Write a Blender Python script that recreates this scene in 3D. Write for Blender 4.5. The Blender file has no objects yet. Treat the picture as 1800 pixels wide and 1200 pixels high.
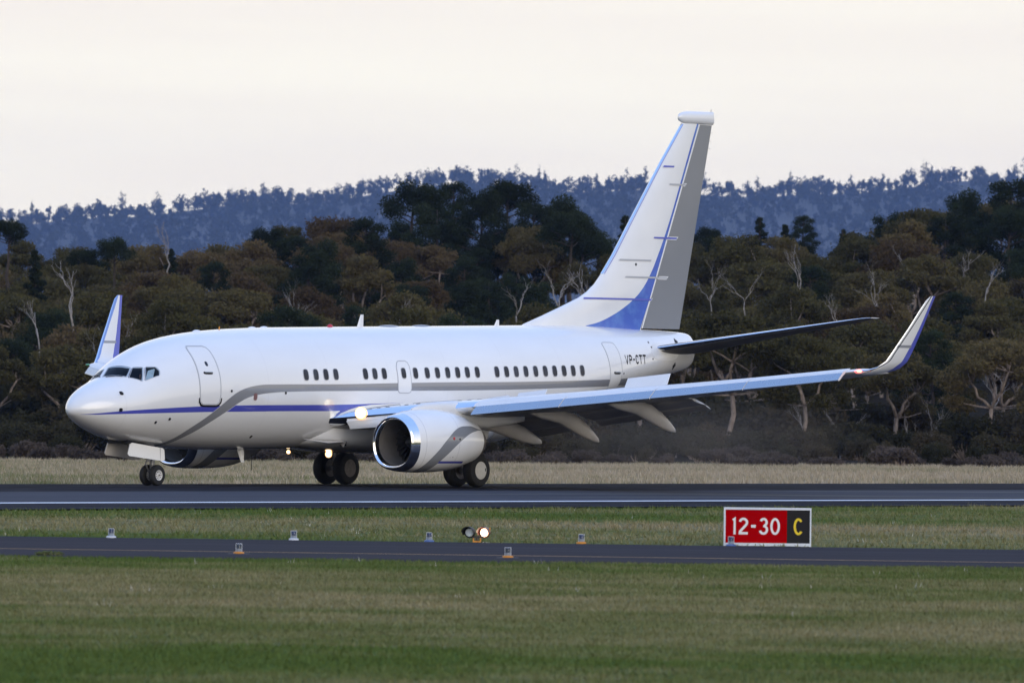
import bpy, bmesh, math, random
import numpy as np
from mathutils import Vector, Matrix

# ------------------------------------------------------------------ camera, sky, sun, exposure
S = bpy.context.scene
COL = S.collection
rng = random.Random(23)
F_PX, CAM_X, CAM_D, CAM_H = 15313.0, 14.2047, 280.0, 2.8979
PITCH, ROLL, TH = 0.0067337, 0.0111265, 0.8846658
cd = bpy.data.cameras.new('camera'); cam = bpy.data.objects.new('camera', cd); COL.objects.link(cam)
cd.sensor_width = 36.0; cd.lens = 36.0 * F_PX / 1800.0
cd.clip_start = 1.0; cd.clip_end = 40000.0
fw = Vector((0, math.cos(PITCH), math.sin(PITCH))); up = Vector((0, -math.sin(PITCH), math.cos(PITCH)))
rt = Vector((1, 0, 0)); cr, sr = math.cos(ROLL), math.sin(ROLL)
R_ = rt * cr + up * sr; U_ = up * cr - rt * sr; B_ = -fw
cam.matrix_world = Matrix(((R_.x, U_.x, B_.x, CAM_X), (R_.y, U_.y, B_.y, -CAM_D), (R_.z, U_.z, B_.z, CAM_H), (0, 0, 0, 1)))
cd.dof.use_dof = True; cd.dof.focus_distance = 283.0; cd.dof.aperture_fstop = 5.0
S.camera = cam

SUN_EL, SUN_AZ = math.radians(19), math.radians(152)
w = bpy.data.worlds.new('World'); S.world = w; w.use_nodes = True
nt = w.node_tree; N = nt.nodes; L = nt.links; N.clear()
out = N.new('ShaderNodeOutputWorld'); bg = N.new('ShaderNodeBackground'); bg.inputs['Strength'].default_value = 0.1
sky = N.new('ShaderNodeTexSky'); sky.sky_type = 'NISHITA'; sky.sun_disc = False
sky.sun_elevation = SUN_EL; sky.sun_rotation = SUN_AZ; sky.dust_density = 2.0
tc = N.new('ShaderNodeTexCoord'); sp = N.new('ShaderNodeSeparateXYZ'); L.new(tc.outputs['Generated'], sp.inputs[0])
ramp = N.new('ShaderNodeValToRGB'); L.new(sp.outputs['Z'], ramp.inputs[0])
cr_ = ramp.color_ramp
cr_.elements[0].position = 0.0; cr_.elements[0].color = (1.05, 0.955, 0.74, 1)
cr_.elements[1].position = 1.0; cr_.elements[1].color = (0.30, 0.52, 1.05, 1)
for p_, c_ in ((0.016, (1.08, 0.99, 0.80, 1)), (0.045, (1.05, 0.99, 0.825, 1)), (0.12, (1.02, 0.98, 0.90, 1)), (0.30, (0.80, 0.87, 1.0, 1)), (0.6, (0.38, 0.585, 1.03, 1))):
    e_ = cr_.elements.new(p_); e_.color = c_
# thin dusk cloud bands
mp = N.new('ShaderNodeMapping'); mp.inputs['Scale'].default_value = (5, 5, 75); L.new(tc.outputs['Generated'], mp.inputs[0])
nz = N.new('ShaderNodeTexNoise'); nz.inputs['Scale'].default_value = 1.0; nz.inputs['Detail'].default_value = 5; L.new(mp.outputs[0], nz.inputs[0])
mr = N.new('ShaderNodeMapRange'); mr.inputs[1].default_value = 0.40; mr.inputs[2].default_value = 0.72; L.new(nz.outputs[0], mr.inputs[0])
mxc = N.new('ShaderNodeMix'); mxc.data_type = 'RGBA'; mxc.blend_type = 'MULTIPLY'
L.new(mr.outputs[0], mxc.inputs[0]); L.new(ramp.outputs[0], mxc.inputs[6]); mxc.inputs[7].default_value = (0.90, 0.868, 0.905, 1)
sc = N.new('ShaderNodeMix'); sc.data_type = 'RGBA'; sc.blend_type = 'MULTIPLY'; sc.inputs[0].default_value = 1
L.new(mxc.outputs[2], sc.inputs[6]); sc.inputs[7].default_value = (10, 10, 10, 1)
mx = N.new('ShaderNodeMix'); mx.data_type = 'RGBA'; mx.inputs[0].default_value = 0.88
L.new(sky.outputs[0], mx.inputs[6]); L.new(sc.outputs[2], mx.inputs[7])
L.new(mx.outputs[2], bg.inputs[0]); L.new(bg.outputs[0], out.inputs[0])

sd = bpy.data.lights.new('sun', 'SUN'); sd.energy = 0.75; sd.angle = math.radians(40); sd.color = (1.0, 0.90, 0.76)
so = bpy.data.objects.new('sun', sd); COL.objects.link(so)
sdir = Vector((math.sin(SUN_AZ) * math.cos(SUN_EL), math.cos(SUN_AZ) * math.cos(SUN_EL), math.sin(SUN_EL)))
so.rotation_euler = sdir.to_track_quat('Z', 'Y').to_euler(); so.location = sdir * 500
S.view_settings.view_transform = 'Standard'; S.view_settings.look = 'None'
S.view_settings.exposure = 0.36; S.view_settings.gamma = 1.0
S.cycles.max_bounces = 8; S.cycles.transparent_max_bounces = 12; S.cycles.volume_bounces = 1

# ------------------------------------------------------------------ helpers
C_, S_ = math.cos(TH), math.sin(TH)
def a2w(x, y, z=0.0):
    """aircraft / runway coordinates (aft, port, up) to world"""
    return (x * C_ + y * S_, x * S_ - y * C_, z)
def w2a(X, Y):
    return (X * C_ + Y * S_, X * S_ - Y * C_)
def tag(o, label=None, cat=None, group=None, kind=None):
    if label: o['label'] = label
    if cat: o['category'] = cat
    if group: o['group'] = group
    if kind: o['kind'] = kind
    return o
def mesh_np(name, V, Fc, nper):
    """fast mesh from arrays; every face has nper corners"""
    m = bpy.data.meshes.new(name); V = np.asarray(V, np.float32); Fc = np.asarray(Fc, np.int32)
    m.vertices.add(len(V)); m.vertices.foreach_set('co', V.ravel())
    m.loops.add(Fc.size); m.loops.foreach_set('vertex_index', Fc.ravel())
    m.polygons.add(len(Fc)); m.polygons.foreach_set('loop_start', np.arange(0, Fc.size, nper, dtype=np.int32))
    m.polygons.foreach_set('loop_total', np.full(len(Fc), nper, np.int32))
    m.update(calc_edges=True); return m
def link(name, mesh, parent=None, mat=None, smooth=False):
    o = bpy.data.objects.new(name, mesh); COL.objects.link(o)
    if mat is not None and not mesh.materials:
        for k in (mat if isinstance(mat, (list, tuple)) else [mat]): mesh.materials.append(k)
    if smooth:
        mesh.polygons.foreach_set('use_smooth', [True] * len(mesh.polygons))
    if parent is not None: o.parent = parent
    return o
class MB:
    """collects geometry in (x, port y, z) or plain world coordinates and links it as one mesh"""
    def __init__(s): s.v = []; s.f = []; s.m = []
    def add(s, vs, fs, mi=0):
        b = len(s.v); s.v += [tuple(map(float, p)) for p in vs]; s.f += [tuple(b + i for i in f) for f in fs]; s.m += [mi] * len(fs)
    def grid(s, rows, closed_u=False, closed_v=False, mi=0, cap0=False, cap1=False, mfun=None):
        n, k = len(rows), len(rows[0]); b = len(s.v)
        for r in rows: s.v += [tuple(map(float, p)) for p in r]
        for i in range(n if closed_v else n - 1):
            for j in range(k if closed_u else k - 1):
                i2, j2 = (i + 1) % n, (j + 1) % k
                s.f.append((b + i * k + j, b + i * k + j2, b + i2 * k + j2, b + i2 * k + j)); s.m.append(mfun(i, j) if mfun else mi)
        if cap0: s.f.append(tuple(b + j for j in reversed(range(k)))); s.m.append(mi)
        if cap1: s.f.append(tuple(b + (n - 1) * k + j for j in range(k))); s.m.append(mi)
    def box(s, c, d, mi=0, rot=None):
        vs = []
        for x in (-.5, .5):
            for y in (-.5, .5):
                for z in (-.5, .5):
                    p = Vector((x * d[0], y * d[1], z * d[2]))
                    if rot is not None: p = rot @ p
                    vs.append(p + Vector(c))
        s.add(vs, [(0, 1, 3, 2), (4, 6, 7, 5), (0, 4, 5, 1), (2, 3, 7, 6), (0, 2, 6, 4), (1, 5, 7, 3)], mi)
    def tube(s, pts, rad, n=8, mi=0, cap=True):
        pts = [Vector(p) for p in pts]; rad = rad if isinstance(rad, (list, tuple)) else [rad] * len(pts)
        rows = []; a = None
        for i, p in enumerate(pts):
            d = (pts[min(i + 1, len(pts) - 1)] - pts[max(i - 1, 0)]).normalized()
            a = (a - d * a.dot(d)) if a is not None else d.orthogonal()
            if a.length < 1e-6: a = d.orthogonal()
            a.normalize(); b = d.cross(a)
            rows.append([p + (a * math.cos(t) + b * math.sin(t)) * rad[i] for t in [2 * math.pi * j / n for j in range(n)]])
        s.grid(rows, closed_u=True, mi=mi, cap0=cap, cap1=cap)
    def lathe(s, prof, axis, centre, n=24, mi=0, mfun=None, cap=True):
        """prof = [(along axis, radius)]"""
        a = Vector(axis).normalized(); u = a.orthogonal().normalized(); v = a.cross(u); c = Vector(centre)
        rows = [[c + a * h + (u * math.cos(t) + v * math.sin(t)) * r for t in [2 * math.pi * j / n for j in range(n)]] for h, r in prof]
        s.grid(rows, closed_u=True, mi=mi, mfun=mfun, cap0=cap and prof[0][1] > 1e-4, cap1=cap and prof[-1][1] > 1e-4)
    def build(s, name, mat, parent=None, smooth=False, flip=False, loc=None, angle=35):
        """flip: the data are in aircraft coordinates with y to port, stored with y negated"""
        me = bpy.data.meshes.new(name)
        if flip: me.from_pydata([(p[0], -p[1], p[2]) for p in s.v], [], [tuple(reversed(f)) for f in s.f])
        else: me.from_pydata(s.v, [], s.f)
        for k in (mat if isinstance(mat, (list, tuple)) else [mat]): me.materials.append(k)
        me.polygons.foreach_set('material_index', s.m)
        bm = bmesh.new(); bm.from_mesh(me)
        bmesh.ops.remove_doubles(bm, verts=bm.verts, dist=1e-5)
        bmesh.ops.recalc_face_normals(bm, faces=bm.faces); bm.to_mesh(me); bm.free()
        if smooth:
            me.polygons.foreach_set('use_smooth', [True] * len(me.polygons))
            if angle: me.set_sharp_from_angle(angle=math.radians(angle))
        o = link(name, me, parent)
        if loc: o.location = loc
        return o

# ------------------------------------------------------------------ materials
class NT:
    """tiny node-graph helper"""
    def __init__(s, name):
        s.m = bpy.data.materials.new(name); s.m.use_nodes = True; s.t = s.m.node_tree; s.n = s.t.nodes; s.l = s.t.links
        s.b = s.n['Principled BSDF']
    def node(s, kind, **kw):
        n = s.n.new(kind)
        for k, v in kw.items(): setattr(n, k, v)
        return n
    def put(s, sock, val):
        if hasattr(val, 'is_output'): s.l.new(val, sock)
        else: sock.default_value = val
    def math(s, op, a, b=0.0, c=None, clamp=False):
        n = s.node('ShaderNodeMath', operation=op); n.use_clamp = clamp
        s.put(n.inputs[0], a); s.put(n.inputs[1], b)
        if c is not None: s.put(n.inputs[2], c)
        return n.outputs[0]
    def mix(s, f, a, b, blend='MIX'):
        n = s.node('ShaderNodeMix', data_type='RGBA', blend_type=blend)
        s.put(n.inputs[0], f); s.put(n.inputs[6], a if hasattr(a, 'is_output') else tuple(a) + (1,)); s.put(n.inputs[7], b if hasattr(b, 'is_output') else tuple(b) + (1,))
        return n.outputs[2]
    def coord(s, kind='Object'):
        return s.node('ShaderNodeTexCoord').outputs[kind]
    def xyz(s, v):
        n = s.node('ShaderNodeSeparateXYZ'); s.l.new(v, n.inputs[0]); return n.outputs
    def scaled(s, v, sc):
        n = s.node('ShaderNodeMapping'); n.inputs['Scale'].default_value = sc; s.l.new(v, n.inputs[0]); return n.outputs[0]
    def noise(s, v, scale, detail=4, rough=0.55):
        n = s.node('ShaderNodeTexNoise'); n.inputs['Scale'].default_value = scale; n.inputs['Detail'].default_value = detail
        n.inputs['Roughness'].default_value = rough
        if v is not None: s.l.new(v, n.inputs['Vector'])
        return n.outputs[0]
    def rng(s, v, a, b, c=0.0, d=1.0):
        n = s.node('ShaderNodeMapRange'); s.put(n.inputs[0], v)
        for i, q in enumerate((a, b, c, d)): n.inputs[i + 1].default_value = q
        return n.outputs[0]
    def curve(s, v, pts, x0, x1, z0, z1):
        """v in [x0,x1] -> piecewise smooth z"""
        n = s.node('ShaderNodeFloatCurve'); c = n.mapping.curves[0]
        n.mapping.use_clip = False
        q = [((x - x0) / (x1 - x0), (z - z0) / (z1 - z0)) for x, z in pts]
        c.points[0].location = q[0]; c.points[1].location = q[-1]
        for p in q[1:-1]: c.points.new(*p)
        for p in c.points: p.handle_type = 'AUTO_CLAMPED'
        n.mapping.update()
        s.put(n.inputs['Value'], s.rng(v, x0, x1))
        return s.math('MULTIPLY_ADD', n.outputs[0], z1 - z0, z0)
    def bump(s, h, strength=0.2, dist=0.02):
        n = s.node('ShaderNodeBump'); n.inputs['Strength'].default_value = strength; n.inputs['Distance'].default_value = dist
        s.l.new(h, n.inputs['Height']); s.l.new(n.outputs[0], s.b.inputs['Normal'])
    def set(s, **kw):
        for k, v in kw.items():
            k = {'color': 'Base Color', 'rough': 'Roughness', 'metal': 'Metallic', 'spec': 'Specular IOR Level', 'coat': 'Coat Weight', 'coat_rough': 'Coat Roughness', 'emit': 'Emission Color', 'emit_s': 'Emission Strength', 'alpha': 'Alpha'}[k]
            if isinstance(v, tuple) and len(v) == 3: v = v + (1,)
            s.put(s.b.inputs[k], v)
        return s.m
def plain(name, color, rough=0.5, metal=0.0, dirt=0.0, scale=6.0, spec=0.5, coat=0.0):
    t = NT(name)
    n = t.noise(t.coord(), scale, 5)
    f = t.rng(n, 0.3, 0.75)
    c = t.mix(f, color, tuple(k * (1 - dirt) for k in color))
    return t.set(color=c, rough=t.rng(n, 0.2, 0.8, max(0, rough - 0.06), rough + 0.06), metal=metal, spec=spec, coat=coat, coat_rough=0.06)
M = {}
M['white'] = plain('white_gloss_paint', (0.79, 0.79, 0.785), 0.22, 0, 0.05, 0.7, coat=0.6)
M['wing'] = plain('wing_white_paint', (0.74, 0.745, 0.75), 0.34, 0, 0.08, 0.9, coat=0.3)
M['under'] = plain('wing_underside_dirt_reflection', (0.42, 0.40, 0.385), 0.42, 0, 0.22, 0.9)  # grey-brown: real dirt plus the dark ground reflection put into the colour
M['fairing'] = plain('fairing_paint', (0.66, 0.63, 0.60), 0.4, 0, 0.18, 1.2)
M['metal'] = plain('polished_metal', (0.90, 0.91, 0.92), 0.05, 1.0, 0.04, 2.0)
M['slat_metal'] = plain('brushed_metal', (0.58, 0.575, 0.565), 0.26, 1.0, 0.06, 2.0)
M['rubber'] = plain('tyre_rubber', (0.012, 0.012, 0.013), 0.75, 0, 0.3, 9.0)
M['rim'] = plain('white_rim_paint', (0.66, 0.66, 0.65), 0.4, 0, 0.15, 7.0)
M['brake'] = plain('dusty_brake_metal', (0.17, 0.15, 0.14), 0.5, 0.4, 0.4, 9.0)
M['steel'] = plain('strut_steel', (0.42, 0.42, 0.43), 0.35, 0.6, 0.2, 8.0)
M['dark'] = plain('dark_duct_metal', (0.05, 0.048, 0.046), 0.5, 0.3, 0.3, 4.0)
M['duct'] = plain('inlet_liner', (0.20, 0.185, 0.17), 0.42, 0.2, 0.25, 3.0)
M['black'] = plain('black_paint', (0.009, 0.009, 0.011), 0.5, 0, 0.1, 4.0, spec=0.2)
M['shaded_under'] = plain('shaded_tailplane_underside', (0.17, 0.165, 0.165), 0.55, 0, 0.15, 1.0, spec=0.15)  # shade under the tailplane is put into this dark colour
M['grey'] = plain('grey_paint', (0.20, 0.21, 0.225), 0.34, 0, 0.06, 0.8, coat=0.25)
M['line'] = plain('grey_outline_paint', (0.44, 0.45, 0.47), 0.4, 0, 0.08, 3.0)
M['blue'] = plain('blue_paint', (0.085, 0.11, 0.50), 0.3, 0, 0.05, 1.0, coat=0.3)
M['orange'] = plain('orange_paint', (0.72, 0.27, 0.02), 0.5, 0, 0.2, 12.0)
M['red'] = plain('red_sign_face', (0.40, 0.001, 0.003), 0.8, 0, 0.12, 2.5, spec=0.0)
M['yellow'] = plain('yellow_sign_letter', (0.80, 0.58, 0.01), 0.45, 0, 0.05, 6.0)
M['letter'] = plain('white_sign_letter', (0.80, 0.77, 0.75), 0.45, 0, 0.06, 6.0)
M['frame'] = plain('white_frame_paint', (0.70, 0.73, 0.78), 0.4, 0, 0.12, 4.0)
M['alu'] = plain('light_housing_metal', (0.55, 0.58, 0.60), 0.3, 0.7, 0.2, 12.0)
M['winframe'] = plain('window_frame_metal', (0.50, 0.53, 0.57), 0.35, 0.3, 0.1, 4.0)
def emit(name, col, s):
    t = NT(name); return t.set(color=col, emit=col, emit_s=s, rough=0.3)
M['lamp'] = emit('landing_lamp_glow', (1.0, 0.86, 0.62), 3.2)
M['lamp_small'] = emit('belly_lamp_glow', (1.0, 0.74, 0.42), 3.5)
M['lamp_halo'] = emit('lamp_halo_glow', (1.0, 0.55, 0.22), 1.3)  # for rings that emit, standing in for the warm glow round the lamps
M['nav'] = emit('red_navigation_glow', (1.0, 0.08, 0.05), 14.0)
M['red_lens'] = plain('red_beacon_lens', (0.45, 0.02, 0.03), 0.2)
M['guard'] = emit('guard_lamp_glow', (1.0, 0.58, 0.36), 1.6)
M['guard_dot'] = emit('guard_lamp_diodes', (1.0, 0.86, 0.66), 9.0)
M['pale_lens'] = plain('unlit_lens', (0.74, 0.82, 0.90), 0.25, 0, 0.2, 60.0)
def cabin_glass():
    t = NT('cabin_window_glass'); x, y, z = t.xyz(t.coord())
    f = t.noise(t.coord(), 1.7, 1)
    c = t.mix(t.rng(f, 0.45, 0.65), (0.008, 0.010, 0.018), (0.03, 0.034, 0.048))
    return t.set(color=c, rough=0.1, spec=0.35)
M['glass'] = cabin_glass()
def clear_glass(name, tint, gl):
    t = NT(name); t.n.remove(t.b)
    tr = t.node('ShaderNodeBsdfTransparent'); tr.inputs[0].default_value = tint + (1,)
    g = t.node('ShaderNodeBsdfGlossy'); g.inputs['Roughness'].default_value = 0.03; g.inputs[0].default_value = (0.9, 0.95, 1, 1)
    fr = t.node('ShaderNodeFresnel'); fr.inputs[0].default_value = 1.5
    m = t.node('ShaderNodeMixShader'); t.l.new(t.math('MULTIPLY', fr.outputs[0], gl), m.inputs[0])
    t.l.new(tr.outputs[0], m.inputs[1]); t.l.new(g.outputs[0], m.inputs[2]); t.l.new(m.outputs[0], t.n['Material Output'].inputs[0])
    return t.m
M['cockpit_glass'] = clear_glass('cockpit_glass', (0.72, 0.78, 0.82), 0.45)
M['dome_glass'] = clear_glass('lamp_dome_glass', (0.75, 0.82, 0.9), 1.0)
M['blue_lens'] = plain('blue_lamp_lens', (0.035, 0.07, 0.20), 0.15, 0, 0.2, 10)
M['dark_lens'] = plain('dark_lamp_lens', (0.025, 0.045, 0.085), 0.15, 0, 0.2, 10)
M['interior'] = plain('cockpit_interior', (0.035, 0.036, 0.04), 0.7, 0, 0.3, 5)
M['shade'] = plain('sunshade_cloth', (0.60, 0.72, 0.78), 0.6, 0, 0.2, 6)

# fuselage livery: white, blue cheat line, grey ribbon; x aft, z up (object coordinates)
BL_T = [(0.1, 2.285), (0.275, 2.295), (1.3, 2.4), (2.64, 2.495), (4.55, 2.588), (6.69, 2.638), (8.48, 2.659), (11.4, 2.69), (12.8, 2.725), (14.3, 2.763), (16.0, 2.804), (17.3, 2.822), (33, 2.83)]
BL_B = [(0.1, 2.30), (0.28, 2.280), (1.32, 2.312), (2.67, 2.353), (4.6, 2.401), (6.77, 2.43), (8.56, 2.454), (11.44, 2.485), (12.85, 2.621), (14.3, 2.716), (16.0, 2.776), (17.3, 2.823), (33, 2.84)]
GR_T = [(0.0, 0.3), (2.6, 0.9), (3.76, 1.36), (3.98, 1.53), (4.29, 1.83), (4.74, 2.155), (5.27, 2.529), (5.89, 2.954), (6.2, 3.10), (6.6, 3.215), (7.0, 3.28), (7.36, 3.312), (8.1, 3.328), (11.27, 3.363), (14.2, 3.426), (17.15, 3.48), (20.15, 3.515), (23.2, 3.581), (26.8, 3.688), (28.6, 3.78), (33, 3.95)]
GR_B = [(0.0, 0.3), (3.2, 0.9), (4.05, 1.34), (4.30, 1.531), (4.68, 1.782), (5.13, 2.083), (5.67, 2.408), (6.29, 2.759), (6.6, 2.88), (7.0, 2.968), (7.74, 3.052), (8.97, 3.101), (11.27, 3.138), (14.2, 3.17), (17.16, 3.203), (20.17, 3.256), (23.2, 3.34), (26.8, 3.45), (28.6, 3.54), (33, 3.8)]
def fuselage_paint():
    t = NT('fuselage_livery'); co = t.coord(); x, y, z = t.xyz(co)
    n = t.noise(t.scaled(co, (0.25, 1, 0.8)), 1.5, 6)
    base = t.mix(t.rng(n, 0.35, 0.75), (0.80, 0.80, 0.795), (0.755, 0.755, 0.75))
    # streaky grime low on the belly
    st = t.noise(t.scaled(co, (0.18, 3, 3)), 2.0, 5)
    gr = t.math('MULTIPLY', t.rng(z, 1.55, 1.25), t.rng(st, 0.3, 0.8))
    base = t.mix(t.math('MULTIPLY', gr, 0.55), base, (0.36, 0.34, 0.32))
    # skin joints (circumferential and lap)
    fx = t.math('ABSOLUTE', t.math('SUBTRACT', t.math('FRACT', t.math('DIVIDE', x, 3.05)), 0.5))
    j = t.math('LESS_THAN', fx, 0.0022)
    base = t.mix(t.math('MULTIPLY', j, 0.2), base, (0.35, 0.35, 0.36))
    def band(T, Bt):
        a = t.math('SUBTRACT', t.curve(x, T, 0, 33, 0, 6), z); b = t.math('SUBTRACT', z, t.curve(x, Bt, 0, 33, 0, 6))
        return t.math('MULTIPLY', t.math('GREATER_THAN', a, 0), t.math('GREATER_THAN', b, 0))
    c = t.mix(band(BL_T, BL_B), base, (0.075, 0.085, 0.44))
    # white keyline round the grey ribbon, then the ribbon
    c = t.mix(t.math('MULTIPLY', band([(q, s_ + 0.018) for q, s_ in GR_T], [(q, s_ - 0.018) for q, s_ in GR_B]), 0.8), c, (0.72, 0.72, 0.73))
    c = t.mix(band(GR_T, GR_B), c, (0.225, 0.23, 0.245))
    t.bump(t.noise(t.scaled(co, (1.6, 1, 2.2)), 1.0, 2), 0.035, 0.05)
    return t.set(color=c, rough=0.24, spec=0.5, coat=1.0, coat_rough=0.03)
M['livery'] = fuselage_paint()
def fin_paint():
    t = NT('fin_livery'); co = t.coord(); x, y, z = t.xyz(co)
    n = t.noise(co, 0.9, 5)
    base = t.mix(t.rng(n, 0.35, 0.75), (0.80, 0.80, 0.795), (0.74, 0.745, 0.75))
    hinge = t.math('MULTIPLY_ADD', t.math('SUBTRACT', z, 5.36), 3.24 / 7.26, 29.32)
    # blue sweep: left edge as x over z
    sw = t.curve(z, [(4.8, 22), (5.4, 25.7), (5.49, 26.18), (5.62, 26.89), (5.87, 27.65), (6.11, 28.2), (6.41, 28.75), (6.78, 29.26), (7.28, 29.72), (8.01, 30.2), (9.1, 30.80), (10.44, 31.42), (11.29, 31.80), (12.52, 32.35), (13.3, 32.75)], 4.8, 13.3, 20, 35)
    blue = t.math('MULTIPLY', t.math('GREATER_THAN', x, sw), t.math('LESS_THAN', x, t.math('SUBTRACT', hinge, 0.055)))
    mott = t.noise(co, 1.1, 4)
    bcol = t.mix(t.rng(mott, 0.48, 0.7), (0.058, 0.125, 0.50), (0.11, 0.24, 0.60))
    c = t.mix(blue, base, bcol)
    return t.set(color=c, rough=0.24, coat=0.5, coat_rough=0.07)
M['fin'] = fin_paint()
def winglet_paint(outer=True):
    t = NT('winglet_livery'); co = t.coord(); x, y, z = t.xyz(co)
    te = t.curve(z, [(3.6, 21.2), (4.0, 21.38), (4.3, 21.68), (4.6, 21.82), (5.4, 22.11), (6.4, 22.44), (7, 22.65)], 3.6, 7, 20, 24)
    le = t.curve(z, [(3.6, 19.3), (4.0, 19.98), (4.3, 20.53), (4.6, 20.75), (5.4, 21.35), (6.4, 22.08), (7, 22.5)], 3.6, 7, 19, 24)
    wd = t.curve(z, [(3.6, 0.34), (4.3, 0.32), (5.2, 0.21), (6.45, 0.13), (7, 0.12)], 3.6, 7, 0, 1)
    c = t.mix(t.math('GREATER_THAN', x, t.math('SUBTRACT', te, wd)), (0.77, 0.765, 0.755), (0.085, 0.10, 0.46))
    band = t.math('MULTIPLY', t.math('GREATER_THAN', z, 4.75), t.math('LESS_THAN', z, 4.84))
    band = t.math('MULTIPLY', band, t.math('LESS_THAN', x, t.math('SUBTRACT', te, 0.2)))
    c = t.mix(band, c, (0.26, 0.27, 0.29))
    dk = t.math('MULTIPLY', t.math('LESS_THAN', x, t.math('ADD', le, 0.15)), t.math('GREATER_THAN', x, t.math('ADD', le, 0.09)))
    if outer: c = t.mix(dk, c, (0.04, 0.04, 0.045))
    else: c = t.mix(t.math('LESS_THAN', x, t.math('ADD', le, 0.13)), c, (0.16, 0.27, 0.62))  # bluish metal reflection painted along the far winglet's leading edge
    return t.set(color=c, rough=0.3, coat=0.4, coat_rough=0.08)
M['winglet'] = winglet_paint(); M['winglet_far'] = winglet_paint(False)
def nacelle_paint():
    t = NT('nacelle_livery'); co = t.coord(); x, y, z = t.xyz(co)
    n = t.noise(co, 1.0, 5)
    base = t.mix(t.rng(n, 0.35, 0.75), (0.79, 0.79, 0.785), (0.74, 0.74, 0.735))
    up_ = [(10.3, -0.6), (10.95, 0.45), (11.25, 0.88), (11.6, 1.26), (12.0, 1.62), (12.45, 1.90), (12.9, 2.02), (13.4, 2.03), (14.0, 1.93), (14.6, 1.85)]
    lo_ = [(10.3, -1.2), (11.2, -0.1), (11.75, 0.78), (12.1, 1.12), (12.5, 1.42), (12.9, 1.64), (13.3, 1.79), (13.7, 1.86), (14.0, 1.89), (14.6, 1.86)]
    k = t.math('MULTIPLY', t.math('LESS_THAN', z, t.curve(x, up_, 10.3, 14.6, -2, 3)), t.math('GREATER_THAN', z, t.curve(x, lo_, 10.3, 14.6, -2, 3)))
    c = t.mix(k, base, (0.225, 0.235, 0.25))
    b = t.math('MULTIPLY', t.math('GREATER_THAN', x, t.math('MULTIPLY_ADD', z, 0.5, 11.35)), t.math('LESS_THAN', x, 13.2))
    b = t.math('MULTIPLY', b, t.math('MULTIPLY', t.math('GREATER_THAN', z, 0.80), t.math('LESS_THAN', z, 0.875)))
    c = t.mix(b, c, (0.075, 0.085, 0.40))
    for xs_ in (11.0, 12.62):
        c = t.mix(t.math('MULTIPLY', t.math('LESS_THAN', t.math('ABSOLUTE', t.math('SUBTRACT', x, xs_)), 0.008), 0.45), c, (0.2, 0.2, 0.21))
    return t.set(color=c, rough=0.22, coat=0.6, coat_rough=0.06)
M['nacelle'] = nacelle_paint()

# ------------------------------------------------------------------ terrain
def z_runway(y):
    k = 0.010 if y >= 0 else 0.017
    a = abs(y); return -k * a * a / 16 if a < 8 else -k * 4 - k * (a - 8)
def interp(u, tab):
    return float(np.interp(u, [p[0] for p in tab], [p[1] for p in tab]))
HOR = 703.1
CANOPY = [(-700, 470), (-200, 465), (0, 462), (60, 455), (150, 450), (250, 462), (330, 455), (400, 430), (480, 405), (570, 388), (650, 390), (700, 405), (800, 412), (1000, 420), (1100, 412), (1200, 410), (1300, 418), (1400, 408), (1500, 392), (1560, 378), (1650, 365), (1750, 375), (1800, 372), (2000, 380), (2500, 400)]
def pix_u(X, dist): return 900 + (X - CAM_X) / dist * F_PX
def z_canopy(u, dist): return CAM_H + (HOR - interp(u, CANOPY)) * dist / F_PX
def z_ground(X, Y):
    x, y = w2a(X, Y); dist = Y + CAM_D
    if y > -26 and y < 27.5: z = z_runway(y) - 0.05
    elif y >= 27.5: z = z_runway(27.5) - 0.05 + (-0.25 - z_runway(27.5) + 0.05) * min(1, (y - 27.5) / 6)
    else: z = max(z_runway(-26) - 0.05 - 0.0048 * (-26 - y), -1.65)
    if dist > 690:
        top = z_canopy(pix_u(X, 905), 905) - 9.5
        t = (dist - 690) / 215.0
        if t <= 1: z = z + (top - z) * (t * t * (3 - 2 * t) * 0.5 + t * 0.5)
        else: z = top * max(0, 1 - (dist - 905) / 350.0) - 2.0 * min(1, (dist - 905) / 350)
    return z
def arr(a, b, st): return list(np.arange(a, b + 1e-6, st))
gx = [-15000, -9000, -5000, -2500, -1200, -600, -300, -180] + arr(-120, 150, 3) + [180, 240, 330, 630, 1200, 2500, 5000, 9000, 15000]
gy = [-2000, -800, -320] + arr(-230, 160, 3) + arr(170, 400, 10) + arr(410, 700, 8) + [740, 800, 880, 960, 1040, 1200, 1800, 3000, 5000, 9000, 16000]
gv = np.array([(X, Y, z_ground(X, Y)) for Y in gy for X in gx]); nx = len(gx)
gf = [(j * nx + i, j * nx + i + 1, (j + 1) * nx + i + 1, (j + 1) * nx + i) for j in range(len(gy) - 1) for i in range(nx - 1)]
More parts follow.
